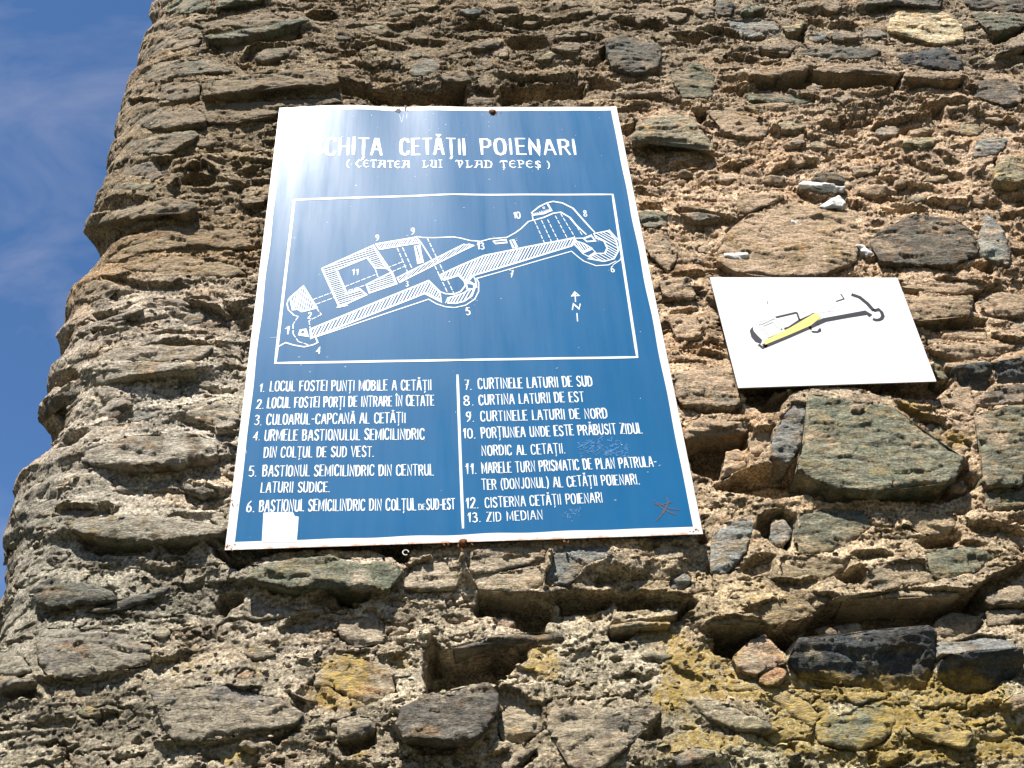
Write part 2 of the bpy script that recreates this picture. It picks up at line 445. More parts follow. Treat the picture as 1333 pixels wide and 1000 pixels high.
 ('G', [(30,802),(110,796),(190,820),(100,833)], 3.0, 'grey', 0),
 ('G', [(0,270),(100,230),(170,290),(160,360),(40,370)], 1.2, 'green', 0),
 ('G', [(1160,300),(1280,290),(1333,380),(1260,400),(1150,360)], 1.4, 'dark', 0),
 ('G', [(130,410),(270,405),(380,470),(340,520),(200,500)], 1.2, 'ochre', 0),
 ('G', [(680,630),(780,615),(790,640),(700,660)], 1.6, 'grey', 0),
 ('H', [(610,178),(660,160),(740,150),(740,165),(650,185)], 3, 'grey', 0),
 ('H', [(690,192),(740,170),(760,190),(750,213),(702,210)], 2.0, 'pink', 0),
 ('H', [(630,240),(660,215),(700,235),(700,258),(650,262)], 2.0, 'grey', 0),
 ('H', [(920,180),(960,156),(1030,160),(1030,188),(950,190)], 2.2, 'grey', 0),
 ('H', [(930,130),(1010,118),(1020,135),(940,148)], 2.4, 'grey', 0),
 ('H', [(1125,145),(1200,128),(1333,170),(1330,248),(1240,278),(1150,250),(1130,190)], 2.8, 'dark', 0),
 ('H', [(602,352),(700,338),(718,360),(700,392),(606,393)], 0.2, 'brown', 0),
 ('H', [(642,290),(690,286),(690,332),(652,328)], 2.2, 'brown', 0),
 ('H', [(1195,345),(1330,335),(1330,350),(1200,360)], 3, 'grey', 0),
 ('H', [(0,262),(80,272),(120,312),(60,318),(0,320)], 4.0, 'ochre', 0),
 ('H', [(310,225),(350,215),(346,243),(320,245)], 2.2, 'grey', 0),
 ('H', [(580,35),(640,25),(660,45),(600,50)], 2.0, 'blue', 0),
 ('H', [(700,22),(780,10),(790,25),(710,32)], 2.4, 'grey', 0),
 ('H', [(500,280),(600,270),(620,300),(520,310)], 2.8, 'grey', 0),
 ('P', [(838,300),(860,300),(884,330),(870,352),(846,330)], 1.6, 'grey', 0),
 ('P', [(832,272),(868,276),(870,292),(840,296)], 2.4, 'green', 0),
 ('P', [(870,410),(905,408),(915,440),(880,440)], 1.4, 'mort', 0),
 ('P', [(858,360),(900,362),(905,385),(865,388)], 1.8, 'grey', 0),
]
# open pockets in the wall: tile, outline, depth (cm)
CAVITIES = [
 ('P', [(525, 722), (720, 706), (900, 690), (925, 712), (880, 750), (700, 765), (540, 762)], -1.6),
 ('P', [(950, 490), (1225, 485), (1238, 500), (1215, 525), (1140, 522), (1060, 510), (1035, 518), (1005, 514), (970, 530)], 5),
 ('P', [(275, 685), (300, 695), (520, 700), (545, 708), (530, 738), (480, 722), (400, 720), (345, 731), (310, 748)], 4),
 ('P', [(1020, 600), (1200, 640), (1250, 600), (1270, 640), (1230, 655), (1060, 655)], 2),
 ('A', [(830,20),(1000,12),(1000,35),(850,55)], 2.5), ('A', [(680,30),(790,35),(770,60),(700,50)], 2.5),
 ('A', [(770,135),(1140,90),(1140,150),(1000,180),(860,205),(780,180)], 2.0),
 ('B', [(225,775),(280,700),(390,655),(390,690),(330,700),(340,730),(280,765)], 4),
 ('B', [(360,265),(480,265),(440,295),(360,295)], 3), ('B', [(350,315),(420,315),(350,340)], 3),
 ('B', [(205,530),(305,450),(310,510),(240,540)], 2.5), ('B', [(180,600),(240,560),(230,620),(200,680)], 2),
 ('B', [(740,530),(900,545),(890,560),(790,560)], 2.5), ('B', [(830,230),(950,240),(880,270)], 2.5),
 ('C', [(280,120),(590,140),(550,195),(380,200),(300,170)], 2), ('C', [(780,130),(850,175),(930,190),(900,262),(860,245),(800,190)], 4),
 ('C', [(800,415),(840,350),(900,335),(930,345),(880,392),(855,432)], 5), ('C', [(1180,380),(1240,310),(1333,330),(1333,400),(1250,400)], 2.5),
 ('C', [(1010,885),(1120,835),(1130,850),(1050,905)], 3), ('C', [(0,712),(135,680),(120,730),(0,745)], 2.5),
 ('C', [(600,140),(780,130),(700,200),(640,190)], 2), ('C', [(930,410),(960,435),(940,440)], 2),
 ('D', [(525,340),(620,335),(720,350),(815,375),(790,495),(700,485),(660,470),(600,425),(540,430),(505,400)], 7),
 ('D', [(325,560),(345,505),(390,550),(470,548),(600,510),(720,530),(710,580),(650,650),(600,700),(560,680),(360,730),(325,725)], 10),
 ('D', [(820,350),(1030,335),(1030,385),(960,410),(840,420)], 4), ('D', [(1050,350),(1230,345),(1230,385),(1060,410)], 3),
 ('D', [(1030,480),(1150,465),(1080,515),(1030,520)], 4), ('D', [(1130,880),(1225,795),(1228,885),(1170,895)], 3),
 ('D', [(665,995),(752,925),(750,960),(690,1000)], 3), ('D', [(0,900),(145,858),(145,900),(40,945),(0,945)], 3),
 ('D', [(0,315),(125,330),(130,365),(60,405),(0,395)], 3), ('D', [(165,440),(182,435),(178,530),(165,530)], 3),
 ('D', [(165,180),(270,175),(280,240),(235,245)], 4), ('D', [(240,890),(490,905),(430,950),(330,950)], 2),
 ('D', [(590,800),(612,760),(615,800),(560,850)], 2),
 ('E', [(315,100),(330,50),(420,25),(470,50),(465,130),(430,180),(370,150)], 5), ('E', [(210,85),(265,75),(255,100),(220,105)], 3),
 ('E', [(610,290),(640,260),(720,245),(740,290),(700,330),(640,320)], 5), ('E', [(920,150),(990,120),(1080,110),(1100,140),(1050,170),(960,185)], 4.5),
 ('E', [(150,455),(350,462),(480,500),(445,570),(360,495),(320,495),(235,590),(180,560)], 6),
 ('E', [(530,430),(560,400),(850,345),(1100,350),(1180,300),(1190,400),(1000,490),(640,520),(500,515)], 5),
 ('E', [(1190,380),(1345,370),(1345,400),(1200,410)], 4), ('E', [(20,400),(80,350),(100,380),(30,440)], 4),
 ('E', [(240,240),(330,190),(400,200),(390,250),(300,280)], 2), ('E', [(885,855),(1030,905),(960,900)], 2),
 ('F', [(80,700),(150,690),(300,700),(300,760),(250,780),(210,860),(160,880),(85,850),(60,740)], 8),
 ('F', [(160,900),(300,840),(450,835),(520,880),(640,925),(500,950),(400,960),(200,920)], 6),
 ('F', [(270,600),(360,560),(450,580),(400,650),(340,655)], 4), ('F', [(40,605),(270,605),(270,650),(100,640)], 2.5),
 ('F', [(920,300),(1190,285),(1195,315),(1080,330),(930,325)], 3), ('F', [(850,160),(920,180),(930,210),(880,200)], 3),
 ('F', [(1130,180),(1230,200),(1230,215),(1150,220),(1150,260),(1135,265)], 3), ('F', [(990,400),(1100,425),(1330,400),(1200,440),(1090,440)], 2.5),
 ('F', [(1065,890),(1110,810),(1170,900),(1120,930)], 4), ('F', [(930,650),(1030,665),(1020,720),(960,700)], 3),
 ('F', [(1140,100),(1215,65),(1210,115),(1165,122)], 5), ('F', [(1190,895),(1345,895),(1345,915),(1200,925)], 3),
 ('F', [(1150,595),(1270,600),(1170,620)], 3), ('F', [(1040,410),(1100,425),(1050,440)], 3),
 ('G', [(265,60),(350,30),(360,60),(300,75)], 3), ('G', [(520,60),(620,80),(560,110),(510,100)], 3), ('G', [(430,130),(520,95),(500,180),(440,160)], 3),
 ('G', [(330,200),(470,195),(440,240),(340,225)], 4), ('G', [(1195,150),(1250,110),(1333,95),(1333,130),(1260,165),(1210,175)], 4),
 ('G', [(1250,195),(1333,175),(1333,205),(1270,205)], 3), ('G', [(310,310),(520,280),(870,300),(860,345),(600,350),(330,345)], 4.5),
 ('G', [(885,305),(1100,310),(1090,335),(890,335)], 3.5), ('G', [(190,330),(280,345),(270,365),(200,350)], 3.5), ('G', [(90,410),(145,415),(140,450),(100,465)], 4),
 ('G', [(860,490),(900,468),(1000,490),(990,518),(900,515)], 3), ('G', [(950,400),(1040,395),(1030,460),(960,430)], 3.5),
 ('G', [(1060,560),(1140,530),(1125,585)], 3), ('G', [(1222,680),(1290,690),(1333,690),(1320,705),(1230,700)], 3),
 ('G', [(0,520),(90,545),(60,570),(0,575)], 4), ('G', [(640,440),(680,450),(670,475),(640,470)], 3), ('G', [(570,580),(620,590),(600,610)], 2.5),
 ('G', [(470,510),(515,500),(510,555)], 3), ('G', [(0,125),(130,130),(100,160),(20,155)], 3), ('G', [(730,20),(860,12),(1010,42),(1000,55),(850,30)], 3),
 ('G', [(700,760),(740,785),(690,775)], 3), ('G', [(200,880),(320,800),(330,815),(215,895)], 2), ('G', [(1130,870),(1165,870),(1160,905)], 3),
 ('G', [(1200,620),(1225,600),(1225,680)], 3), ('G', [(790,790),(980,790),(960,810),(800,810)], 2.2),
 ('H', [(740,160),(800,130),(900,140),(920,175),(800,190),(765,190)], 4), ('H', [(120,315),(280,330),(480,340),(600,315),(600,390),(400,385),(130,370)], 5),
 ('H', [(725,325),(850,318),(1050,305),(1050,360),(900,385),(730,395)], 5), ('H', [(1105,190),(1130,170),(1135,230),(1110,225)], 4),
 ('H', [(1060,290),(1130,300),(1200,320),(1150,345),(1060,330)], 2.5), ('H', [(1200,350),(1290,350),(1260,380),(1210,375)], 3),
 ('H', [(1185,490),(1240,470),(1250,500),(1205,530)], 4), ('H', [(1290,545),(1333,525),(1333,560)], 3),
 ('P', [(832,265),(866,268),(860,276),(836,276)], 3), ('P', [(886,568),(910,560),(912,600),(900,610)], 3),
 ('P', [(905,698),(918,690),(925,706),(912,712)], 4),
]
# overhanging lips: tile, line, drop (cm), fade below (cm)
LEDGES = [
 ('A', [(500,385),(600,380),(740,385)], 1.5, 3), ('A', [(560,468),(780,468)], 2.0, 4), ('A', [(700,640),(780,610),(820,640)], 2.5, 4), ('A', [(640,700),(720,650),(800,660)], 2.5, 4),
 ('A', [(480,865),(560,845),(640,850)], 1.5, 4), ('A', [(700,880),(820,870)], 1.5, 4), ('A', [(560,610),(620,600),(650,590)], 2.5, 4), ('A', [(900,640),(1000,620)], 2, 4), ('A', [(1170,60),(1260,40)], 1.5, 4),
 ('A', [(900,230),(960,180),(1090,170)], 2.5, 4), ('B', [(700,205),(820,225),(860,255),(950,240)], 2.4, 5), ('B', [(390,120),(560,140),(700,150)], 1.5, 4),
 ('B', [(690,630),(800,680),(830,698),(900,690)], 2.6, 5), ('B', [(680,890),(740,930),(840,930)], 2.2, 4), ('B', [(620,370),(780,370)], 1.2, 3), ('B', [(220,985),(350,985),(440,1000)], 2.2, 4),
 ('C', [(160,650),(300,660),(500,622)], 1.8, 4), ('C', [(600,895),(800,890),(1000,850)], 1.8, 4), ('C', [(860,680),(920,700),(980,690)], 2.0, 3), ('C', [(560,240),(640,250),(700,230)], 1.5, 3),
 ('C', [(1080,700),(1160,750)], 1.8, 3), ('C', [(1060,460),(1120,420),(1190,415)], 2.0, 4), ('C', [(540,590),(700,570)], 1, 3), ('C', [(340,790),(450,770)], 1.2, 3), ('C', [(130,385),(300,380)], 1.6, 3),
 ('D', [(690,345),(900,340),(1000,328),(1150,330),(1333,352)], 3.0, 6), ('D', [(1050,440),(1200,430),(1333,405)], 2.4, 4), ('D', [(0,600),(80,650)], 1.2, 3), ('D', [(1020,250),(1100,280),(1150,260)], 2.0, 4),
 ('D', [(690,250),(770,230)], 2.0, 3), ('D', [(460,240),(560,200)], 1.2, 3), ('D', [(520,960),(640,930)], 1.5, 4),
 ('E', [(150,452),(350,458),(385,470),(520,432),(560,400),(700,362),(840,334),(1000,348),(1130,335),(1180,290),(1250,250),(1345,205)], 4.5, 8),
 ('E', [(690,190),(770,185),(830,190)], 2.0, 4), ('E', [(800,260),(860,270)], 2.2, 4), ('E', [(380,290),(480,300),(560,280)], 2.0, 4), ('E', [(600,60),(650,75)], 2, 3), ('E', [(1120,80),(1180,70),(1333,100)], 2.2, 4),
 ('E', [(0,600),(60,640),(110,660)], 1, 3), ('E', [(840,330),(950,310)], 2, 3), ('E', [(1000,150),(1180,150)], 1.5, 4),
 ('F', [(1000,130),(1150,150),(1250,170)], 2.5, 4), ('F', [(940,60),(1080,80)], 2.2, 4), ('F', [(850,910),(1000,915),(1130,900)], 2.5, 4), ('F', [(830,600),(900,640),(1000,650)], 2.0, 3),
 ('F', [(40,380),(160,400),(220,420)], 1.6, 4), ('F', [(10,100),(120,90)], 1.8, 4), ('F', [(1200,345),(1333,370)], 2.0, 4), ('F', [(0,240),(90,230)], 1.6, 4), ('F', [(0,170),(120,150)], 1.4, 4),
 ('G', [(0,380),(90,385)], 2.0, 4), ('G', [(350,480),(480,500),(560,520)], 2.0, 4), ('G', [(560,460),(680,450),(760,440)], 2.2, 4), ('G', [(760,470),(860,440),(1000,430)], 2.4, 4),
 ('G', [(880,580),(960,620),(1100,660)], 2.0, 4), ('G', [(370,640),(470,600),(560,600)], 2.2, 4), ('G', [(200,620),(280,610)], 2, 4), ('G', [(0,620),(120,600)], 1.5, 4), ('G', [(460,700),(560,740),(640,740),(740,780)], 2.4, 4),
 ('G', [(960,740),(1100,760),(1240,760)], 2.4, 4), ('G', [(800,670),(900,690),(1000,700)], 1.6, 4), ('G', [(20,790),(240,830)], 2.2, 4), ('G', [(1000,560),(1080,600)], 2.2, 4), ('G', [(580,80),(700,90)], 2.6, 4),
 ('G', [(130,100),(250,130),(360,140)], 2.0, 4), ('G', [(0,30),(80,45)], 2, 4), ('G', [(1100,320),(1200,340),(1290,380)], 2.0, 4), ('G', [(230,200),(330,220)], 2.2, 4),
 ('H', [(120,160),(260,150),(380,170)], 1.8, 4), ('H', [(560,80),(660,70),(740,90)], 2.0, 4), ('H', [(420,140),(520,150)], 1.8, 4), ('H', [(760,60),(900,70),(1040,50)], 2.0, 4), ('H', [(930,150),(1060,130),(1120,140)], 2.2, 4),
 ('H', [(1160,60),(1333,80)], 2.2, 4), ('H', [(700,280),(860,290),(1000,280)], 1.8, 3), ('H', [(160,230),(300,260)], 1.6, 4), ('H', [(0,60),(120,50)], 1.8, 4), ('H', [(300,90),(420,80)], 1.4, 4),
]
# lichen growth: tile, centre, radii (px of the photograph), strength
LICHEN = [('P', (1180, 930), (160, 60), .55), ('P', (900, 900), (120, 90), .35), ('P', (460, 900), (90, 60), .35), ('P', (300, 870), (120, 60), .18), ('P', (1080, 800), (160, 60), .2), ('P', (705, 866), (28, 26), 1.2), ('P', (752, 895), (20, 16), .6), ('P', (860, 822), (26, 12), .9), ('P', (890, 865), (16, 32), 1.3), ('P', (870, 910), (22, 12), 1.0),
          ('P', (935, 890), (40, 14), .9), ('P', (1000, 905), (40, 12), .8), ('P', (1040, 925), (26, 22), 1.1), ('P', (1060, 890), (34, 12), .8), ('P', (1110, 900), (60, 16), .8),
          ('P', (1235, 905), (60, 24), 1.2), ('P', (1200, 960), (60, 30), .9), ('P', (1300, 960), (40, 40), 1.0), ('P', (1140, 985), (60, 14), .9), ('P', (950, 970), (60, 14), .5),
          ('P', (885, 975), (40, 20), .45), ('P', (520, 862), (14, 10), .8), ('P', (460, 870), (26, 20), .7), ('P', (440, 895), (30, 26), .8), ('P', (440, 860), (20, 20), .6),
          ('P', (830, 722), (50, 12), .6), ('P', (540, 835), (26, 20), .35), ('P', (310, 985), (40, 14), .6), ('P', (470, 985), (26, 14), .6), ('P', (720, 980), (30, 18), .5),
          ('P', (250, 880), (60, 26), .35), ('P', (345, 905), (50, 30), .2), ('P', (880, 880), (22, 20), 1.0), ('P', (1180, 540), (50, 14), .7), ('P', (1240, 580), (30, 20), .8), ('P', (990, 130), (40, 8), .45), ('P', (1060, 150), (30, 6), .35),
          ('P', (300, 305), (60, 8), .25), ('P', (1330, 400), (30, 14), .6), ('P', (1130, 655), (60, 10), .35), ('P', (1000, 790), (70, 12), .4), ('P', (885, 665), (14, 10), .4),
          ('P', (940, 850), (26, 14), .9), ('P', (1030, 960), (30, 20), .9)]
# mortar colour by region: centre, radii, colour
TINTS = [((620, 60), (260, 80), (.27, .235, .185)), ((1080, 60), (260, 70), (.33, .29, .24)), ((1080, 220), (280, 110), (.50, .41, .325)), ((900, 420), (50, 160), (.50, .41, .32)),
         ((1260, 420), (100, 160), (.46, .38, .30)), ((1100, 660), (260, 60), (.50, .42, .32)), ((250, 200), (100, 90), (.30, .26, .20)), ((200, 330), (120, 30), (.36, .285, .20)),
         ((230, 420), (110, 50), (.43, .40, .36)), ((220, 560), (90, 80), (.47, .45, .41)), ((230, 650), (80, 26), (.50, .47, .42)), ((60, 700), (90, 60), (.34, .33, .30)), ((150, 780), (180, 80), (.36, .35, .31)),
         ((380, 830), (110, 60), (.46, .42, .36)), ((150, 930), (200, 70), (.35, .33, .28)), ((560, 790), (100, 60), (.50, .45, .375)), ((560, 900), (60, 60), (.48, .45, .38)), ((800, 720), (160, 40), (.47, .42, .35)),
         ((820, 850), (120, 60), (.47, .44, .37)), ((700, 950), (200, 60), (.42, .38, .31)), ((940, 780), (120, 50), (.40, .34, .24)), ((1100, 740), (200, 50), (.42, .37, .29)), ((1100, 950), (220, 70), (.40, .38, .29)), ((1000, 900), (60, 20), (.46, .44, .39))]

CLEAN = ('slate', 'blue', 'buff', 'cream', 'pink', 'green', 'dark')
SIGN_W, SIGN_H = 1.0, 1.4843

S_LO, S_HI, Z_LO, Z_HI = S0 - RC * math.pi / 2 - .25, 2.05, 2.15, 5.35


def axis(segs):
    out = []
    for a, b, st in segs:
        n = max(1, int(round((b - a) / st)))
        out += list(np.linspace(a, b, n, endpoint=False))
    out.append(segs[-1][1])
    return np.array(out)


x_right = on_plane(1333, 0, Y0)[0]
z_bot = min(on_plane(1333, 1000, Y0)[1], on_plane(0, 1000, Y0)[1])
z_top = max(on_plane(1333, 0, Y0)[1], on_plane(200, 0, Y0)[1])
s_left = S0 - RC * math.pi / 2
print('S0', S0, 'right', x_right, 'z', z_bot, z_top, 'sun', SUN_DIR, np.degrees(math.asin(SUN_DIR[2])), np.degrees(math.atan2(SUN_DIR[0], -SUN_DIR[1])))
sa = axis([(s_left - 2.0, s_left - .1, .08), (s_left - .1, s_left + .1, .008), (s_left + .1, x_right + .12, .0032), (x_right + .12, x_right + .4, .012), (x_right + .4, x_right + 2.4, .08)])
za = axis([(-0.3, z_bot - .3, .08), (z_bot - .3, z_bot - .05, .012), (z_bot - .05, 2.75, .0026), (2.75, 3.5, .0032), (3.5, z_top + .06, .0042), (z_top + .06, z_top + .5, .015), (z_top + .5, z_top + 2.2, .09)])
S, Z = np.meshgrid(sa, za)
print('grid', S.shape, S.size)

wx = fbm2(S * 22, Z * 22, 3, 11) * .007
wz = fbm2(S * 22, Z * 22, 3, 23) * .005
SW, ZW = S + wx, Z + wz

big = fbm2(S * 1.6, Z * 2.2, 3, 1) * .016
lay = fbm2(S * 4.5, Z * 15, 4, 5, .55)
amp = sstep(-.15, .45, fbm2(S * 3.2, Z * 5, 2, 31))
zz = Z * 11 + fbm2(S * 2.3, Z * 3, 3, 40) * 1.6
saw1 = (1 - (zz - np.floor(zz)))
saw1 = saw1 * sstep(0, .05, zz - np.floor(zz)) ** 1
zz2 = Z * 34 + fbm2(S * 9, Z * 7, 3, 47) * 2.4
saw2 = (1 - (zz2 - np.floor(zz2))) * sstep(0, .12, zz2 - np.floor(zz2))
amp2 = sstep(-.1, .5, fbm2(S * 9, Z * 14, 2, 53))
calm = 1 - .55 * sstep(2.85, 2.65, Z + .12 * n2(S * 2, Z * 2, 33))
crumb = np.exp(-((S - 1.75) / .75) ** 2 - ((Z - 3.75) / .62) ** 2) + .8 * np.exp(-((S - .1) / .35) ** 2 - ((Z - 3.75) / .35) ** 2) + .55 * sstep(4.0, 4.4, Z)
crumb = np.clip(crumb, 0, 1) * (.6 + .6 * sstep(-.2, .3, fbm2(S * 3, Z * 5, 2, 37)))
Hh = big * 1.2 + lay * .009 * calm + (saw1 * amp * (.014 + .012 * crumb) - .006) * calm + saw2 * amp2 * (.004 + .009 * crumb) * calm
crag = fbm2(SW * 13, ZW * 26, 4, 61, .55)
Hh += -sstep(.34, .46, crag + .06 * crumb) * .020 + facets(SW * 24, ZW * 46, 3) * (.0022 + .0035 * crumb) + facets(SW * 8, ZW * 18, 8) * .0065

# the left corner bulges in and out as the stones of its edge do
SIL = [(0, 0), (30, -7), (55, 4), (95, 3), (130, 6), (160, 2), (205, 1), (260, 9), (305, 0), (335, -1), (370, 12), (405, 12), (440, -3), (470, 2), (500, 8), (530, 11), (560, -8), (600, -12),
       (630, 7), (665, 2), (690, 8), (715, 9), (740, 18), (800, 26), (900, 40), (990, 40)]
sz, sv = [], []
for yy, dx in SIL:
    z_ = unproject(530 - .268 * (yy + 1200) + 1, yy)[1]
    sz.append(z_)
    sv.append(.7 * dx / (620 - 260 * (1 - yy / 760.0)) * 1.0)
o_ = np.argsort(sz)
corner = np.interp(ZW, np.array(sz)[o_], np.array(sv)[o_])
Hh += (corner - .034) * sstep(S0 + .05, S0 - .12, S) * (S > s_left - .5)


def poly_sd(pts, X, Y):
    """signed distance to a closed outline, positive inside"""
    d = np.full(X.shape, 9e9)
    ins = np.zeros(X.shape, bool)
    n = len(pts)
    for i in range(n):
        ax, ay = pts[i]
        bx, by = pts[(i + 1) % n]
        ex, ey = bx - ax, by - ay
        t = np.clip(((X - ax) * ex + (Y - ay) * ey) / (ex * ex + ey * ey + 1e-12), 0, 1)
        d = np.minimum(d, (X - ax - t * ex) ** 2 + (Y - ay - t * ey) ** 2)
        if ay != by:
            c = ((ay > Y) != (by > Y)) & (X < (bx - ax) * (Y - ay) / (by - ay) + ax)
            ins ^= c
    d = np.sqrt(d)
    return np.where(ins, d, -d)


def window(pts, pad):
    p = np.array(pts)
    i0, i1 = np.searchsorted(za, [p[:, 1].min() - pad, p[:, 1].max() + pad])
    j0, j1 = np.searchsorted(sa, [p[:, 0].min() - pad, p[:, 0].max() + pad])
    return slice(i0, i1), slice(j0, j1)


# ---- stone outlines in wall coordinates
stones = []
for tile, line, hh, kind, lean in STONES:
    h = hh * .01 * (.6 if tile in ('C', 'D') and min(p[1] for p in line) > 400 and hh < 4.5 else 1)
    pts = [unproject(x - (26 if x < 530 - .268 * (y + 1200) + 10 else 0), y, h) for x, y in tpts(tile, line)]
    stones.append((pts, h, kind, lean * .01, 1))

SIGN_PX = [(345, 125), (820, 122), (935, 712), (270, 735)]
BOARD_PX = [(905, 350), (1185, 350), (1240, 512), (945, 520)]


def in_poly(pt, poly):
    return poly_sd(poly, np.array([float(pt[0])]), np.array([float(pt[1])]))[0]


# small loose-bedded stones between the big ones
kinds = ['grey', 'green', 'ochre', 'brown', 'dark', 'blue', 'mort', 'mort', 'purple', 'mort', 'buff']
placed = []
solid = [tpts(t, l) for t, l, *_ in STONES] + [tpts(t, l) for t, l, _ in CAVITIES]
solid_boxes = [(min(p[0] for p in q), min(p[1] for p in q), max(p[0] for p in q), max(p[1] for p in q), q) for q in solid]
tries = 0
while len(placed) < 92 and tries < 5000:
    tries += 1
    px, py = random.uniform(20, 1325), random.uniform(5, 995)
    if px < 215 - .29 * py + 10:
        continue
    if px < 620 and py > 100 and random.random() < .45:
        continue
    if py > 700 and random.random() < .5:
        continue
    r = random.uniform(7, 26) * (0.7 + .5 * py / 1000)
    if in_poly((px, py), SIGN_PX) > -r * .4 or in_poly((px, py), BOARD_PX) > -r * .4:
        continue
    if any((px - a) ** 2 + (py - b) ** 2 * 3 < (r + c) ** 2 for a, b, c in placed):
        continue
    bad = False
    for x0, y0, x1, y1, q in solid_boxes:
        if x0 - r < px < x1 + r and y0 - r < py < y1 + r and in_poly((px, py), q) > -r * .75:
            bad = True
            break
    if bad:
        continue
    placed.append((px, py, r))
    n = random.randint(5, 8)
    rot = random.uniform(-.25, .12)
    asp = random.uniform(.28, .6)
    pp = []
    for k in range(n):
        a = 2 * math.pi * (k + random.uniform(-.25, .25)) / n
        rr = r * random.uniform(.75, 1.15)
        x, y = rr * math.cos(a), rr * asp * math.sin(a)
        pp.append((px + x * math.cos(rot) - y * math.sin(rot), py + x * math.sin(rot) + y * math.cos(rot)))
    h = random.uniform(.005, .018)
    stones.append(([unproject(x, y, h) for x, y in pp], h, random.choice(kinds), random.uniform(-.004, .006), 0))

for pts, h, kind, lean, traced in stones:
    w = window(pts, .09)
    s_, z_ = SW[w], ZW[w]
    sd = poly_sd(pts, s_, z_)
    p = np.array(pts)
    zc, hz = (p[:, 1].max() + p[:, 1].min()) / 2, max((p[:, 1].max() - p[:, 1].min()) / 2, .01)
    up = sstep(-.6, .7, (z_ - zc) / hz)
    out = np.maximum(-sd, 0)
    k_ = (.38 + .62 * up) * np.exp(-out / (.035 + h * .9)) * .95
    cur = Hh[w]
    Hh[w] = np.where(h > cur, cur + (h - .002 - cur) * k_, cur)

for tile, line, drop, fade in LEDGES:
    drop *= .0135
    fade *= .01
    pts = [unproject(x, y, drop * .5) for x, y in tpts(tile, line)]
    w = window(pts, .12)
    p = np.array(pts)
    o = np.argsort(p[:, 0])
    p = p[o]
    s_, z_ = SW[w], ZW[w]
    lip = np.interp(s_, p[:, 0], p[:, 1])
    ends = np.clip(np.minimum(s_ - p[0, 0] + .012, p[-1, 0] + .012 - s_) / .03, 0, 1)
    t = lip - z_
    prof = np.where(t > 0, -.62 * sstep(0, .004, t) * np.exp(-np.maximum(t, 0) / fade), 0) + np.where(t <= 0, 1, 1 - sstep(0, .004, t)) * .42 * np.exp(-np.maximum(-t, 0) / (fade * 1.1))
    Hh[w] += prof * drop * ends

for tile, line, dep in CAVITIES:
    dep *= .014
    pts = [unproject(x, y, 0.008) for x, y in tpts(tile, line)]
    w = window(pts, .05)
    sd = poly_sd(pts, SW[w], ZW[w])
    Hh[w] -= dep * (sstep(-.003, .009, sd) if dep > 0 else sstep(-.01, .03, sd))

for pts, h, kind, lean, traced in stones:
    w = window(pts, .04)
    s_, z_ = SW[w], ZW[w]
    sd = poly_sd(pts, s_, z_)
    p = np.array(pts)
    zc, hz = (p[:, 1].max() + p[:, 1].min()) / 2, max((p[:, 1].max() - p[:, 1].min()) / 2, .01)
    up = sstep(-.7, .5, (z_ - zc) / hz)
    cur = Hh[w]
    lim = h + lean * np.clip((z_ - zc) / hz, -1, 1)
    clean = kind in CLEAN
    lap = (.009 if clean else .013) * n2(s_ * 24, z_ * 30, 5) + .004 * n2(s_ * 90, z_ * 90, 6) + (.003 if clean else .0045)
    top = lim - .002 + lap * up - np.maximum(sd, 0) * (1.0 if clean else .42) - .012 * (1 - up)
    Hh[w] = np.where(sd > -.002, np.minimum(cur, top), cur)

cr = n2(SW * 7 + fbm2(S * 20, Z * 20, 2, 131) * .5, ZW * 19, 133)
Hh -= .012 * sstep(.055, .0, np.abs(cr)) * sstep(.0, .3, n2(S * 6, Z * 9, 135))
# fine relief: pebbly, crumbling mortar
rough = (.65 + .55 * sstep(-.3, .5, fbm2(S * 2.5, Z * 2.5, 2, 81))) * (1 - .55 * sstep(S0 + .05, S0 - .14, S))
fine = fbm2(SW * 75, ZW * 105, 3, 91, .65)
peb = 1 - np.abs(n2(SW * 62, ZW * 85, 97)) * 2
Hh += (fine * .0026 + fbm2(SW * 38, ZW * 60, 2, 92) * (.0012 + .0055 * crumb) + peb * .0010 - np.maximum(fine - .30, 0) * .018 + n2(S * 190, Z * 210, 99) * .0024) * rough * (.72 + .28 * crumb)

# room behind the two signs
flat_lim = Y0 - .012


def clamp_behind(x0, x1, z0, z1, lim):
    m = (S > x0) & (S < x1) & (Z > z0) & (Z < z1)
    Hh[m] = np.minimum(Hh[m], lim)


clamp_behind(-.02, 1.02, GZ - .02, GZ + SIGN_H + .03, .034)

# mortar mesh: height field with sideways jitter so it breaks and overhangs a little
jit_s = n2(SW * 70, ZW * 70, 101) * .0030 + n2(S * 26, Z * 26, 103) * .004
jit_z = n2(SW * 70, ZW * 70, 105) * .0028 - np.maximum(Hh, -.02) * .10
V = place(S + jit_s, Z + jit_z, Hh)


def lichen_at(s, z):
    out = 0
    for _, (cx, cy), (rx, ry), st in LICHEN:
        c = unproject(cx, cy)
        ex = unproject(cx + rx, cy)
        ez = unproject(cx, cy - ry)
        out = out + st * np.exp(-((s - c[0]) / (abs(ex[0] - c[0]) + 1e-6)) ** 2 - ((z - c[1]) / (abs(ez[1] - c[1]) + 1e-6)) ** 2)
    return out


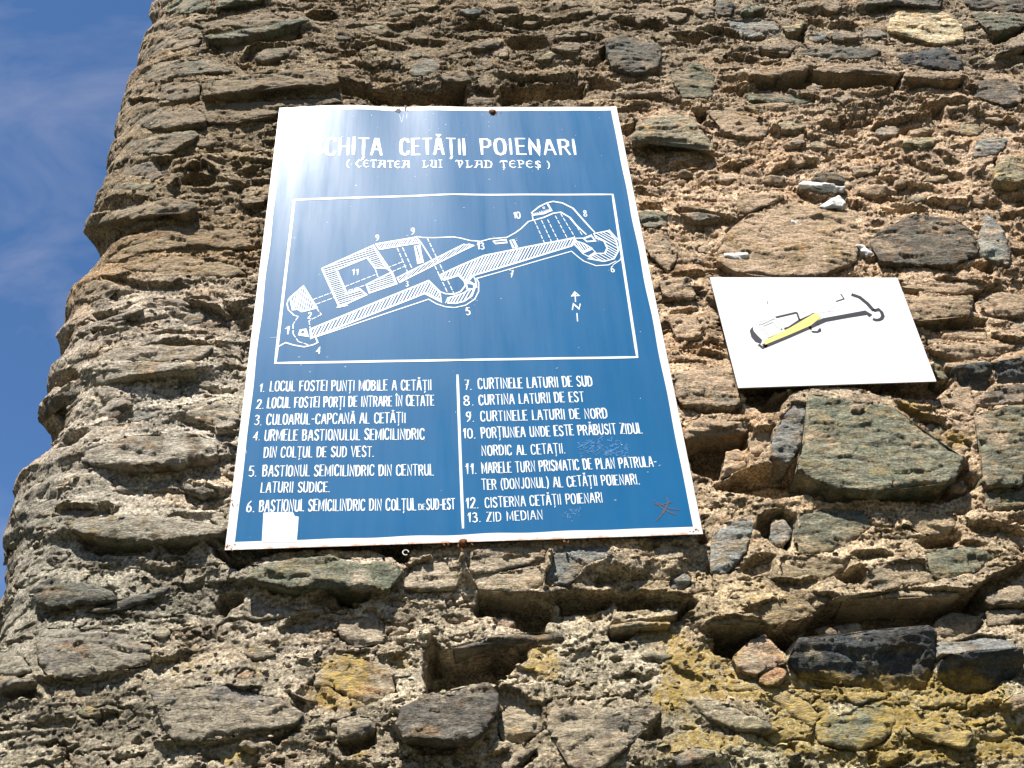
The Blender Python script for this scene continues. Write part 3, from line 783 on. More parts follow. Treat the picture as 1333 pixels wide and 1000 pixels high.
def tint_at(s, z):
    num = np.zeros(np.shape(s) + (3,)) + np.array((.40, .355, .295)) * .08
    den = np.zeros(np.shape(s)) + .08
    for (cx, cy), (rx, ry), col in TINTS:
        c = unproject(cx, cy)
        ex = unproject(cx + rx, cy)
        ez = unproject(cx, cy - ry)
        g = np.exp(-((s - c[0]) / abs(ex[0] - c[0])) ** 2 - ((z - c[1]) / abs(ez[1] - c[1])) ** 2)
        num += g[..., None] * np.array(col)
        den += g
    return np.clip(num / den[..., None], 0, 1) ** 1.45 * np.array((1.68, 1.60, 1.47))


def grid_mesh(name, V):
    ny, nx = V.shape[:2]
    idx = np.arange(nx * ny, dtype=np.int32).reshape(ny, nx)
    q = np.stack([idx[:-1, :-1], idx[:-1, 1:], idx[1:, 1:], idx[1:, :-1]], -1).reshape(-1, 4)
    return quick_mesh(name, V.reshape(-1, 3), q)


def quick_mesh(name, verts, faces, smooth=True):
    """faces: (n, k) array"""
    me = bpy.data.meshes.new(name)
    verts = np.asarray(verts, np.float32)
    faces = np.asarray(faces, np.int32)
    me.vertices.add(len(verts))
    me.vertices.foreach_set('co', verts.ravel())
    k = faces.shape[1]
    me.loops.add(faces.size)
    me.loops.foreach_set('vertex_index', faces.ravel())
    me.polygons.add(len(faces))
    me.polygons.foreach_set('loop_start', np.arange(len(faces), dtype=np.int32) * k)
    me.polygons.foreach_set('use_smooth', np.full(len(faces), smooth))
    me.update(calc_edges=True)
    return me


def set_attr(me, name, vals):
    a = me.attributes.new(name, 'FLOAT', 'POINT')
    a.data.foreach_set('value', np.asarray(vals, np.float32).ravel())


def set_col(me, name, vals):
    vals = np.asarray(vals, np.float32).reshape(-1, 3)
    a = me.attributes.new(name, 'FLOAT_COLOR', 'POINT')
    a.data.foreach_set('color', np.concatenate([vals, np.ones((len(vals), 1), np.float32)], 1).ravel())


def link(name, data, parent=None, mat=None):
    o = bpy.data.objects.new(name, data)
    COL.objects.link(o)
    if parent:
        o.parent = parent
    if mat:
        data.materials.append(mat)
    return o


# ------------------------------------------------------------------ materials
def new_mat(name):
    m = bpy.data.materials.new(name)
    m.use_nodes = True
    nt = m.node_tree
    b = nt.nodes['Principled BSDF']
    return m, nt, b


def noise(nt, scale, detail=4, rough=.6, vec=None, dist=0.0):
    n = nt.nodes.new('ShaderNodeTexNoise')
    n.inputs['Scale'].default_value = scale
    n.inputs['Detail'].default_value = detail
    n.inputs['Roughness'].default_value = rough
    n.inputs['Distortion'].default_value = dist
    if vec:
        nt.links.new(vec, n.inputs['Vector'])
    return n


def ramp(nt, src, stops):
    r = nt.nodes.new('ShaderNodeValToRGB')
    e = r.color_ramp.elements
    while len(e) < len(stops):
        e.new(.5)
    for el, (p, c) in zip(e, stops):
        el.position = p
        el.color = (c, c, c, 1) if isinstance(c, (int, float)) else (*c, 1)
    nt.links.new(src, r.inputs['Fac'])
    return r


def mixc(nt, mode, fac, a, b):
    m = nt.nodes.new('ShaderNodeMixRGB')
    m.blend_type = mode
    for inp, v in (('Fac', fac), ('Color1', a), ('Color2', b)):
        if hasattr(v, 'links'):
            nt.links.new(v, m.inputs[inp])
        elif isinstance(v, (int, float)):
            m.inputs[inp].default_value = v
        else:
            m.inputs[inp].default_value = (*v, 1)
    return m.outputs['Color']


def math_n(nt, op, a, b=0.0, clamp=False):
    m = nt.nodes.new('ShaderNodeMath')
    m.operation = op
    m.use_clamp = clamp
    for i, v in enumerate((a, b)):
        if hasattr(v, 'links'):
            nt.links.new(v, m.inputs[i])
        else:
            m.inputs[i].default_value = v
    return m.outputs[0]


def mapping(nt, scale, rot=(0, 0, 0)):
    t = nt.nodes.new('ShaderNodeTexCoord')
    m = nt.nodes.new('ShaderNodeMapping')
    m.inputs['Scale'].default_value = scale
    m.inputs['Rotation'].default_value = rot
    nt.links.new(t.outputs['Object'], m.inputs['Vector'])
    return m.outputs['Vector'], t.outputs['Object']


def attr(nt, name):
    a = nt.nodes.new('ShaderNodeAttribute')
    a.attribute_name = name
    return a


def lichen_mix(nt, base, lich, obj_vec):
    n1 = noise(nt, 34, 5, .7, obj_vec)
    n2_ = noise(nt, 9, 3, .6, obj_vec)
    v = math_n(nt, 'ADD', n1.outputs['Fac'], math_n(nt, 'MULTIPLY', n2_.outputs['Fac'], .7))
    v = math_n(nt, 'SUBTRACT', v, .85)
    v = math_n(nt, 'MULTIPLY', v, 1.4)
    v = math_n(nt, 'ADD', v, math_n(nt, 'MULTIPLY', lich, 1.0))
    f = ramp(nt, v, [(.46, 0.0), (.74, .85)]).outputs['Color']
    gate = math_n(nt, 'MULTIPLY', lich, 3.0, True)
    f = math_n(nt, 'MULTIPLY', f, gate)
    br = ramp(nt, noise(nt, 95, 5, .8, obj_vec).outputs['Fac'], [(.40, .25), (.58, 1.0)]).outputs['Color']
    f = math_n(nt, 'MULTIPLY', f, br)
    lc = mixc(nt, 'MIX', ramp(nt, noise(nt, 50, 4, .7, obj_vec).outputs['Fac'], [(.35, 0.0), (.65, 1.0)]).outputs['Color'], (.29, .185, .045), (.58, .40, .075))
    return mixc(nt, 'MIX', f, base, lc)


def make_mortar():
    m, nt, b = new_mat('lime_mortar')
    sv, ov = mapping(nt, (1, 1, 2.4))
    col = attr(nt, 'tint').outputs['Color']
    g1 = ramp(nt, noise(nt, 150, 4, .75, ov).outputs['Fac'], [(.36, .34), (.5, .95), (.64, 1.65)]).outputs['Color']
    g2 = ramp(nt, noise(nt, 14, 5, .65, sv, .3).outputs['Fac'], [(.34, .42), (.5, .95), (.64, 1.45)]).outputs['Color']
    c = mixc(nt, 'MULTIPLY', 1.0, col, g1)
    c = mixc(nt, 'MULTIPLY', .9, c, g2)
    # rusty-pink and grey mottling
    r1 = ramp(nt, noise(nt, 6, 4, .6, sv, .4).outputs['Fac'], [(.5, 0.0), (.66, .4)]).outputs['Color']
    c = mixc(nt, 'MIX', r1, c, mixc(nt, 'MULTIPLY', 1.0, c, (1.05, .82, .60)))
    r2 = ramp(nt, noise(nt, 11, 4, .65, ov, .2).outputs['Fac'], [(.54, 0.0), (.68, .75)]).outputs['Color']
    c = mixc(nt, 'MIX', r2, c, mixc(nt, 'MULTIPLY', 1.0, c, (.60, .62, .60)))
    # pale grains of sand and lime, dark specks
    v = nt.nodes.new('ShaderNodeTexVoronoi')
    v.inputs['Scale'].default_value = 130
    nt.links.new(ov, v.inputs['Vector'])
    sp = nt.nodes.new('ShaderNodeSeparateColor')
    nt.links.new(v.outputs['Color'], sp.inputs['Color'])
    gr = math_n(nt, 'MULTIPLY', ramp(nt, sp.outputs['Red'], [(.80, 0.0), (.86, 1.0)]).outputs['Color'], ramp(nt, v.outputs['Distance'], [(.25, 1.0), (.45, 0.0)]).outputs['Color'])
    c = mixc(nt, 'MIX', math_n(nt, 'MULTIPLY', gr, .6), c, (.66, .60, .50))
    dk = math_n(nt, 'MULTIPLY', ramp(nt, sp.outputs['Green'], [(.82, 0.0), (.88, 1.0)]).outputs['Color'], ramp(nt, v.outputs['Distance'], [(.25, 1.0), (.45, 0.0)]).outputs['Color'])
    c = mixc(nt, 'MIX', math_n(nt, 'MULTIPLY', dk, .6), c, (.10, .085, .07))
    c = lichen_mix(nt, c, attr(nt, 'lichen').outputs['Fac'], ov)
    nt.links.new(c, b.inputs['Base Color'])
    b.inputs['Roughness'].default_value = .95
    b.inputs['Specular IOR Level'].default_value = .15
    bp = nt.nodes.new('ShaderNodeBump')
    bp.inputs['Strength'].default_value = 1.0
    bp.inputs['Distance'].default_value = .010
    nt.links.new(noise(nt, 210, 4, .8, ov).outputs['Fac'], bp.inputs['Height'])
    nt.links.new(bp.outputs['Normal'], b.inputs['Normal'])
    return m


def make_rock():
    m, nt, b = new_mat('schist_stone')
    sv, ov = mapping(nt, (1, 1, 2.8), (0, math.radians(6), 0))
    oi = nt.nodes.new('ShaderNodeObjectInfo')
    col = oi.outputs['Color']
    g1 = ramp(nt, noise(nt, 22, 6, .68, sv, .6).outputs['Fac'], [(.32, .42), (.5, 1.0), (.68, 1.6)]).outputs['Color']
    c = mixc(nt, 'MULTIPLY', 1.0, col, g1)
    g2 = ramp(nt, noise(nt, 170, 3, .7, ov).outputs['Fac'], [(.34, .60), (.5, 1.0), (.66, 1.45)]).outputs['Color']
    c = mixc(nt, 'MULTIPLY', 1.0, c, g2)
    rust = ramp(nt, noise(nt, 13, 5, .7, sv, .8).outputs['Fac'], [(.50, 0.0), (.65, .85)]).outputs['Color']
    c = mixc(nt, 'MIX', rust, c, mixc(nt, 'MULTIPLY', 1.0, c, (1.45, 1.02, .62)))
    grn = ramp(nt, noise(nt, 8, 4, .6, ov, .3).outputs['Fac'], [(.5, 0.0), (.66, .6)]).outputs['Color']
    c = mixc(nt, 'MIX', grn, c, mixc(nt, 'MULTIPLY', 1.0, c, (.86, 1.02, 1.0)))
    # lime smears and pale crustose lichen
    pl = math_n(nt, 'ADD', noise(nt, 13, 6, .72, ov, .4).outputs['Fac'], math_n(nt, 'MULTIPLY', oi.outputs['Alpha'], .20))
    pl = ramp(nt, pl, [(.62, 0.0), (.72, .9)]).outputs['Color']
    loc = mixc(nt, 'MULTIPLY', 1.0, attr(nt, 'tint').outputs['Color'], ramp(nt, noise(nt, 150, 4, .75, ov).outputs['Fac'], [(.34, .5), (.5, .95), (.66, 1.45)]).outputs['Color'])
    c = mixc(nt, 'MIX', pl, c, loc)
    c = lichen_mix(nt, c, attr(nt, 'lichen').outputs['Fac'], ov)
    nt.links.new(c, b.inputs['Base Color'])
    b.inputs['Roughness'].default_value = .8
    b.inputs['Specular IOR Level'].default_value = .25
    bp = nt.nodes.new('ShaderNodeBump')
    bp.inputs['Strength'].default_value = 1.0
    bp.inputs['Distance'].default_value = .012
    nt.links.new(noise(nt, 60, 9, .72, sv, .5).outputs['Fac'], bp.inputs['Height'])
    nt.links.new(bp.outputs['Normal'], b.inputs['Normal'])
    return m


M_MORTAR, M_ROCK = make_mortar(), make_rock()


def make_ground():
    m, nt, b = new_mat('dark_grass_forest')
    sv, ov = mapping(nt, (1, 1, 1))
    n = noise(nt, 1.2, 8, .65, ov)
    c = ramp(nt, n.outputs['Fac'], [(.35, (.03, .034, .016)), (.5, (.045, .042, .026)), (.68, (.022, .036, .012))]).outputs['Color']  # grass and forest tones, kept dark to limit bounce onto the wall
    nt.links.new(c, b.inputs['Base Color'])
    b.inputs['Roughness'].default_value = .95
    return m


# ------------------------------------------------------------------ ground
gx = np.concatenate([np.linspace(-400, -12, 40), np.linspace(-10, 10, 60), np.linspace(12, 400, 40)])
GX, GY = np.meshgrid(gx, gx)
RR = np.hypot(GX, GY)
GH = fbm2(GX * .3, GY * .3, 3, 4) * .06 * sstep(40, 15, RR) - sstep(14, 60, RR) * 12 + np.maximum(RR - 90, 0) * (.42 + .12 * n2(GX * .012, GY * .012, 3)) + fbm2(GX * .03, GY * .03, 4, 9) * 6 * sstep(30, 120, RR)  # includes an unseen ring of hills, added to block bright horizon light
ground = link('ground', grid_mesh('ground', np.stack([GX, GY, GH], -1)), None, make_ground())
ground['kind'] = 'structure'

# ------------------------------------------------------------------ the wall
wall = bpy.data.objects.new('stone_wall', None)
COL.objects.link(wall)
wall.location = (0, 0, 0)
wall['label'] = 'rough rubble stone castle wall with rounded left corner behind both signs'
wall['category'] = 'wall'

me = grid_mesh('mortar', V)
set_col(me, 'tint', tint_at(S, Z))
set_attr(me, 'lichen', lichen_at(S, Z))
mortar = link('mortar', me, wall, M_MORTAR)
# top and rear of the wall, so that it is a solid body
bk = bpy.data.meshes.new('wall_core')
xl, xr, zt = S0 - RC + .05, float(sa[-1]) - .02, float(za[-1])
yb, yf = Y0 + RC + 1.8, Y0 + .02
bk.from_pydata([(xl, yf + RC, -.3), (xr, yf, -.3), (xr, yb, -.3), (xl, yb, -.3), (xl, yf + RC, zt), (xr, yf, zt), (xr, yb, zt), (xl, yb, zt), (xl + RC, yf, -.3), (xl + RC, yf, zt)], [],
               [(4, 9, 5, 6, 7), (2, 3, 7, 6), (1, 2, 6, 5), (3, 0, 4, 7)])
set_col(bk, 'tint', [(.36, .32, .26)] * 10)
set_attr(bk, 'lichen', [0] * 10)
core = link('wall_core', bk, wall, M_MORTAR)


def chaikin(p, it=1):
    for _ in range(it):
        q = []
        for i in range(len(p)):
            a, b = p[i], p[(i + 1) % len(p)]
            q.append(a * .9 + b * .1)
            q.append(a * .1 + b * .9)
        p = np.array(q)
    return p


def corner_at(s, z):
    return (np.interp(z, np.array(sz)[o_], np.array(sv)[o_]) - .030) * sstep(S0 + .05, S0 - .12, s) * .8


def stone_mesh(pts, h, lean, seed, step=.004):
    p = np.array(pts)
    if (np.roll(p[:, 0], -1) * p[:, 1] - p[:, 0] * np.roll(p[:, 1], -1)).sum() > 0:
        p = p[::-1]
    p = chaikin(p, 1) if seed % 3 else p
    # resample
    seg = np.linalg.norm(np.roll(p, -1, 0) - p, axis=1)
    L = seg.sum()
    n = int(np.clip(L / step, 24, 150))
    cum = np.concatenate([[0], np.cumsum(seg)])
    pc = np.vstack([p, p[:1]])
    t = np.linspace(0, L, n, endpoint=False)
    b = np.stack([np.interp(t, cum, pc[:, 0]), np.interp(t, cum, pc[:, 1])], 1)
    area = abs((np.roll(p[:, 0], -1) * p[:, 1] - p[:, 0] * np.roll(p[:, 1], -1)).sum()) / 2
    half = area / L * 2
    c = np.array([b[:, 0].mean(), b[:, 1].mean()])
    jag = .0055 * fbm2(b[:, 0] * 45, b[:, 1] * 60, 3, seed)[:, None]
    b = b + (b - c) / (np.linalg.norm(b - c, axis=1)[:, None] + 1e-9) * jag
    gx_ = np.arange(b[:, 0].min(), b[:, 0].max(), step)
    gz_ = np.arange(b[:, 1].min(), b[:, 1].max(), step * .9)
    A_, B_ = np.meshgrid(gx_, gz_)
    A_[::2] += step * .5
    r_ = np.random.default_rng(seed)
    A_ = (A_ + r_.uniform(-.28, .28, A_.shape) * step).ravel()
    B_ = (B_ + r_.uniform(-.28, .28, B_.shape) * step).ravel()
    sdg = poly_sd([tuple(q) for q in b], A_, B_)
    kq = sdg > step * .5
    ptsl = [Vector((float(u), float(v))) for u, v in b] + [Vector((float(u), float(v))) for u, v in zip(A_[kq], B_[kq])]
    vo, eo, fo, ov_, oe_, of_ = delaunay_2d_cdt(ptsl, [(i, (i + 1) % n) for i in range(n)], [], 1, 1e-6, True)
    sd_all = np.concatenate([np.zeros(n), sdg[kq]])
    loop = np.zeros(n, int)
    for new, olds in enumerate(ov_):
        for od in olds:
            if od < n:
                loop[od] = new
    q = np.array([(v.x, v.y) for v in vo])
    sdv = np.array([sd_all[o[0]] if o else 0.0 for o in ov_])
    tri = np.array([f for f in fo if len(f) == 3], int)
    hzh = max((b[:, 1].max() - b[:, 1].min()) / 2, .01)
    er = min(.010, half * .35)
    hq = h - .0034 * np.exp(-sdv / (er * .45)) + lean * np.clip((q[:, 1] - c[1]) / hzh, -1, 1)
    P, Hs, F = [q], [hq], [tri]
    prev, base = loop, len(q)
    for dh, f in ((.012, 1.0), (.028, .995), (.05, .97)):
        qq = c + (q[loop] - c) * f
        P.append(qq)
        Hs.append(np.maximum(h - dh, -.05) + lean * np.clip((qq[:, 1] - c[1]) / hzh, -1, 1) * .5 if dh < .05 else np.full(n, -.06))
        cur = base + np.arange(n)
        a_, b_ = prev, np.roll(prev, -1)
        c_, d_ = np.roll(cur, -1), cur
        F.append(np.stack([a_, d_, c_], -1))
        F.append(np.stack([a_, c_, b_], -1))
        prev, base = cur, base + n
    P, Hs, F = np.concatenate(P), np.concatenate(Hs), np.concatenate(F)
    s_, z_ = P[:, 0], P[:, 1]
    a0 = min(1.0, half / .02) * .6 + .4
    tz = z_ * 42 + fbm2(s_ * 5, z_ * 7, 2, seed % 30) * 1.6
    tz = tz - np.floor(tz)
    d = fbm3(s_ * 16, z_ * 55, Hs * 30, 4, seed % 50, .6) * .0028 + facets(s_ * 11, z_ * 24, seed % 40) * .0048
    d = d + (1 - tz) * sstep(0, .12, tz) * .0038 * sstep(-.1, .3, n2(s_ * 9, z_ * 12, seed % 20))
    d = d + fbm3(s_ * 90, z_ * 170, Hs * 110, 3, 5, .65) * .0014
    Hs2 = Hs + d * a0
    s2 = s_ + n3(s_ * 50, z_ * 50, Hs * 60, 9) * .0035
    z2 = z_ + n3(s_ * 40, z_ * 50, Hs * 60, 19) * .0035
    V_ = place(s2, z2, Hs2 + corner_at(s_, z_))
    me = quick_mesh('stone', V_, F)
    set_attr(me, 'lichen', lichen_at(s2, z2) * .9)
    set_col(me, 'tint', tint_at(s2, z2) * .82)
    return me


ntri = 0
for k, (pts, h, kind, lean, traced) in enumerate(stones):
    me = stone_mesh(pts, h, lean, k * 3 + 1, .0042 if traced else .006)
    ntri += len(me.polygons)
    o = link('stone', me, wall, M_ROCK)
    c = np.array(PAL[kind]) * random.uniform(.85, 1.15)
    if kind == 'mort':
        cs = np.mean(np.array(pts), 0)
        c = tint_at(np.array(cs[0]), np.array(cs[1])) * random.uniform(.65, .9)
    elif not traced:
        cs = np.mean(np.array(pts), 0)
        c = c * .5 + tint_at(np.array(cs[0]), np.array(cs[1])) * .35
    elif kind not in ('slate', 'cream', 'pink', 'buff'):
        cs = np.mean(np.array(pts), 0)
        c = c * (.78 if kind in CLEAN else .62) + tint_at(np.array(cs[0]), np.array(cs[1])) * (.10 if kind in CLEAN else .20)
    c = c * np.array([random.uniform(.97, 1.03), 1, random.uniform(.96, 1.04)])
    c = c * .86
    c = c * np.array((1.0, 1.0, .96))
    o.color = (*c, .25 if kind in ('slate', 'buff', 'cream', 'pink') else (.45 if kind in CLEAN else 1.0))
    if kind in ('cream', 'pink', 'slate', 'buff') and traced:
        o['label'] = {'cream': 'cream coloured stone near the top of the wall', 'pink': 'fresh pinkish broken stone', 'slate': 'dark slate-toned block facing downwards, tone deepens its shade', 'buff': 'smooth pale buff stone standing proud'}[kind]
print('stones', len(stones), 'tris', ntri)

# grit: thousands of chips set in the mortar
gv, gf, gt, gl = [], [], [], []
ico = np.array([(0, 0, 1), (.89, 0, .45), (.28, .85, .45), (-.72, .53, .45), (-.72, -.53, .45), (.28, -.85, .45), (.72, .53, -.45), (-.28, .85, -.45), (-.89, 0, -.45), (-.28, -.85, -.45), (.72, -.53, -.45)])
icf = np.array([(0, 1, 2), (0, 2, 3), (0, 3, 4), (0, 4, 5), (0, 5, 1), (1, 6, 2), (2, 7, 3), (3, 8, 4), (4, 9, 5), (5, 10, 1), (6, 7, 2), (7, 8, 3), (8, 9, 4), (9, 10, 5), (10, 6, 1)])
NG = 11000
px = rng.uniform(-20, 1350, NG)
py = rng.uniform(-20, 1010, NG)
gs, gz = np.array([unproject(a, b) for a, b in zip(px, py)]).T
ii = np.clip(np.searchsorted(za, gz), 0, len(za) - 1)
jj = np.clip(np.searchsorted(sa, gs), 0, len(sa) - 1)
keep = (gs > S0 - .12) & ((n2(gs * 5, gz * 7, 15) + rng.uniform(-.4, .4, NG)) > -.25)
ii, jj = ii[keep], jj[keep]
cen = V[ii, jj]
n_ = len(ii)
rad = rng.uniform(.0018, .0075, n_) ** 1.0 * rng.choice([.7, 1, 1.4], n_, p=[.6, .32, .08])
sc3 = rng.uniform(.6, 1.4, (n_, 1, 3)) * np.array([1.3, .8, .75])
A3 = rng.normal(size=(n_, 3, 3))
Qm = np.linalg.qr(A3)[0]
base = ico[None] * rng.uniform(.7, 1.2, (n_, len(ico), 1))
base = np.einsum('nij,nkj->nki', Qm, base) * sc3 * rad[:, None, None] + cen[:, None]
faces = (icf[None] + (np.arange(n_) * len(ico))[:, None, None]).reshape(-1, 3)
me = quick_mesh('grit', base.reshape(-1, 3), faces, False)
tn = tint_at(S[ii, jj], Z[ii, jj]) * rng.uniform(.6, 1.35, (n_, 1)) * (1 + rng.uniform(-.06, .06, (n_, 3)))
set_col(me, 'tint', np.repeat(np.clip(tn, 0, .7), len(ico), 0))
set_attr(me, 'lichen', np.repeat(lichen_at(S[ii, jj], Z[ii, jj]), len(ico)))
grit = link('grit', me, wall, M_MORTAR)
grit['kind'] = 'stuff'

# ------------------------------------------------------------------ painted metal
def paint(name, col, rough=.35, spec=.5, coat=0.0, wear=0.0, rust=False, bump=0.0, grime=0.0):
    m, nt, b = new_mat(name)
    sv, ov = mapping(nt, (1, 1, 1))
    c = mixc(nt, 'MULTIPLY', 1.0, col, ramp(nt, noise(nt, 5, 5, .6, ov).outputs['Fac'], [(.35, 1 - grime), (.65, 1.0 + grime * .6)]).outputs['Color'])
    if wear:
        n = noise(nt, 55, 3, .7, ov)
        f = ramp(nt, n.outputs['Fac'], [(.735, 0.0), (.755, wear)]).outputs['Color']
        c = mixc(nt, 'MIX', f, c, (.55, .60, .65))
    if rust:
        n = noise(nt, 38, 5, .75, ov)
        r = attr(nt, 'edge').outputs['Fac']
        v = math_n(nt, 'ADD', n.outputs['Fac'], math_n(nt, 'MULTIPLY', r, .30))
        c = mixc(nt, 'MIX', ramp(nt, v, [(.66, 0.0), (.86, .85)]).outputs['Color'], c, (.42, .17, .06))
    nt.links.new(c, b.inputs['Base Color'])
    b.inputs['Roughness'].default_value = rough
    b.inputs['Specular IOR Level'].default_value = spec
    b.inputs['Coat Weight'].default_value = coat
    b.inputs['Coat Roughness'].default_value = .10
    if bump:
        vv, _ = mapping(nt, (9, 1, .8))
        bp = nt.nodes.new('ShaderNodeBump')
        bp.inputs['Strength'].default_value = 1
        bp.inputs['Distance'].default_value = bump
        nt.links.new(noise(nt, 1.6, 5, .6, vv).outputs['Fac'], bp.inputs['Height'])
        nt.links.new(bp.outputs['Normal'], b.inputs['Normal'])
        rr = ramp(nt, noise(nt, 3, 5, .6, vv).outputs['Fac'], [(.3, rough * .85), (.7, rough * 1.25)]).outputs['Color']
        nt.links.new(rr, b.inputs['Roughness'])
    return m


M_BLUE = paint('blue_enamel', (.004, .086, .205), .38, .09, coat=1.0, wear=.5, bump=.0005, grime=.06)
M_WHITE = paint('white_sign_paint', (.60, .60, .585), .4, .3, rust=True, grime=.05)
M_LETTER = paint('white_lettering_paint', (.62, .65, .66), .4, .3, grime=.06)
M_BOARD = paint('white_printed_board', (.64, .62, .63), .35, .3, grime=.015)
M_INK = paint('dark_print', (.035, .036, .04), .45, .3)
M_YEL = paint('yellow_print', (.62, .54, .17), .45, .3)
M_PALE = paint('pale_grey_print', (.50, .54, .50), .45, .3)
M_LINE = paint('thin_grey_print', (.52, .54, .54), .45, .3)
M_FAINT = paint('faint_yellow_print', (.50, .46, .28), .45, .3)
M_RUST = paint('rusty_iron', (.20, .085, .035), .85, .2, grime=.3)
M_SCRATCH = paint('scratched_through', (.075, .07, .085), .7, .2)
M_CHALK = paint('chalky_smudge', (.045, .16, .34), .7, .2)
M_EDGE = paint('board_edge', (.30, .27, .22), .7, .2)
M_GLUE = paint('white_filler', (.66, .64, .60), .7, .2, grime=.35)


def sheet_y(x, z):
    """the gently buckled steel sheet of the big sign"""
    zz_ = (z - GZ) / SIGN_H
    x = np.asarray(x, float)
    top = np.clip((zz_ - .35) / .65, 0, 1) ** 1.3
    y = .0016 * np.sin(x * 9.0 + .6) * top + .0009 * np.sin(x * 21 + 1.1) * top
    y = y - .010 * np.exp(-((x - .17) / .14) ** 2) * np.clip((zz_ - .55) / .45, 0, 1) ** 2
    y = y + .0007 * np.sin(x * 31 + zz_ * 3) * (.3 + .7 * top) + .0006 * np.sin(zz_ * 9 + x * 2)
    return y


def ribbon_set(name, strokes, mat, parent, off, ysurf=sheet_y, maxseg=.03, round_caps=True):
    """flat painted strokes [(points, width)] lying on the sheet, as one mesh"""
    V_, F_ = [], []

    def addpoly(ps):
        b0 = len(V_)
        V_.extend(ps)
        F_.append(list(range(b0, b0 + len(ps))))
    for pts, w in strokes:
        pts = [np.array(p, float) for p in pts]
        dense = [pts[0]]
        for a, b in zip(pts[:-1], pts[1:]):
            n = max(1, int(np.linalg.norm(b - a) / maxseg))
            for i in range(1, n + 1):
                dense.append(a + (b - a) * i / n)
        P = dense
        n = len(P)
        if n < 2:
            continue
        L_, R_ = [], []
        for i in range(n):
            d = (P[min(i + 1, n - 1)] - P[i]) if i == 0 else (P[i] - P[i - 1] if i == n - 1 else P[i + 1] - P[i - 1])
            d0 = P[i] - P[max(i - 1, 0)] if i else P[1] - P[0]
            d1 = P[min(i + 1, n - 1)] - P[i] if i < n - 1 else d0
            a0, a1 = np.linalg.norm(d0), np.linalg.norm(d1)
            l = np.linalg.norm(d)
            d = d / l if l > 1e-9 else np.array([1., 0])
            cosh = math.sqrt(max(.25, (1 + float(np.dot(d0, d1)) / (a0 * a1 + 1e-12)) / 2))
            nrm = np.array([-d[1], d[0]]) * w / 2 / cosh
            if i == 0 and round_caps:
                P0 = P[i] - d * w * .3
            elif i == n - 1 and round_caps:
                P0 = P[i] + d * w * .3
            else:
                P0 = P[i]
            k = .72 if (i in (0, n - 1) and round_caps) else 1
            L_.append(P0 + nrm * k)
            R_.append(P0 - nrm * k)
        b0 = len(V_)
        for l, r in zip(L_, R_):
            V_.append(l)
            V_.append(r)
        for i in range(n - 1):
            F_.append([b0 + 2 * i, b0 + 2 * i + 1, b0 + 2 * i + 3, b0 + 2 * i + 2])
    A = np.array(V_)
    y = (ysurf(A[:, 0], A[:, 1]) if ysurf else YB) - off * .4
    co = np.stack([A[:, 0], y + np.zeros(len(A)), A[:, 1]], 1)
    me = bpy.data.meshes.new(name)
    me.from_pydata([tuple(c) for c in co], [], F_)
    me.update()
    set_attr(me, 'edge', np.zeros(len(A)))
    return link(name, me, parent, mat)


def patch(name, pts, mat, parent, off, ysurf=sheet_y):
    """a flat painted area"""
    A = np.array(pts, float)
    y = (ysurf(A[:, 0], A[:, 1]) if ysurf else YB) - off * .4
    me = bpy.data.meshes.new(name)
    me.from_pydata([(a[0], float(b), a[1]) for a, b in zip(A, np.broadcast_to(y, len(A)))], [], [list(range(len(A)))])
    me.update()
    set_attr(me, 'edge', np.zeros(len(A)))
    return link(name, me, parent, mat)


# ---- the big blue sign
sign = bpy.data.objects.new('information_sign', None)
COL.objects.link(sign)
sign['label'] = 'large blue enamel sign with white castle plan and numbered legend'
sign['category'] = 'sign'
nxs, nzs = 130, 170
gx = np.linspace(0, SIGN_W, nxs)
gz2 = np.linspace(GZ, GZ + SIGN_H, nzs)
XX, ZZ = np.meshgrid(gx, gz2)
# slightly eaten corners and edges
XX = XX + .0015 * n2(ZZ * 14, XX * 0, 3) * ((XX < .001) | (XX > .999))
front = np.stack([XX, sheet_y(XX, ZZ), ZZ], -1)
back = front + np.array([0, .0022, 0])
nv = nxs * nzs
idx = np.arange(nv).reshape(nzs, nxs)
qf = np.stack([idx[:-1, :-1], idx[:-1, 1:], idx[1:, 1:], idx[1:, :-1]], -1).reshape(-1, 4)
rim = np.concatenate([idx[0, :], idx[1:, -1], idx[-1, -2::-1], idx[-2:0:-1, 0]])
rn = np.roll(rim, -1)
qr_ = np.stack([rim, rim + nv, rn + nv, rn], -1)
me = quick_mesh('panel', np.concatenate([front.reshape(-1, 3), back.reshape(-1, 3)]), np.concatenate([qf, qf[:, ::-1] + nv, qr_]))
set_attr(me, 'edge', np.zeros(2 * nv))
panel = link('panel', me, sign, M_BLUE)

# white border, four mitred strips in one painted frame
bw = .0185


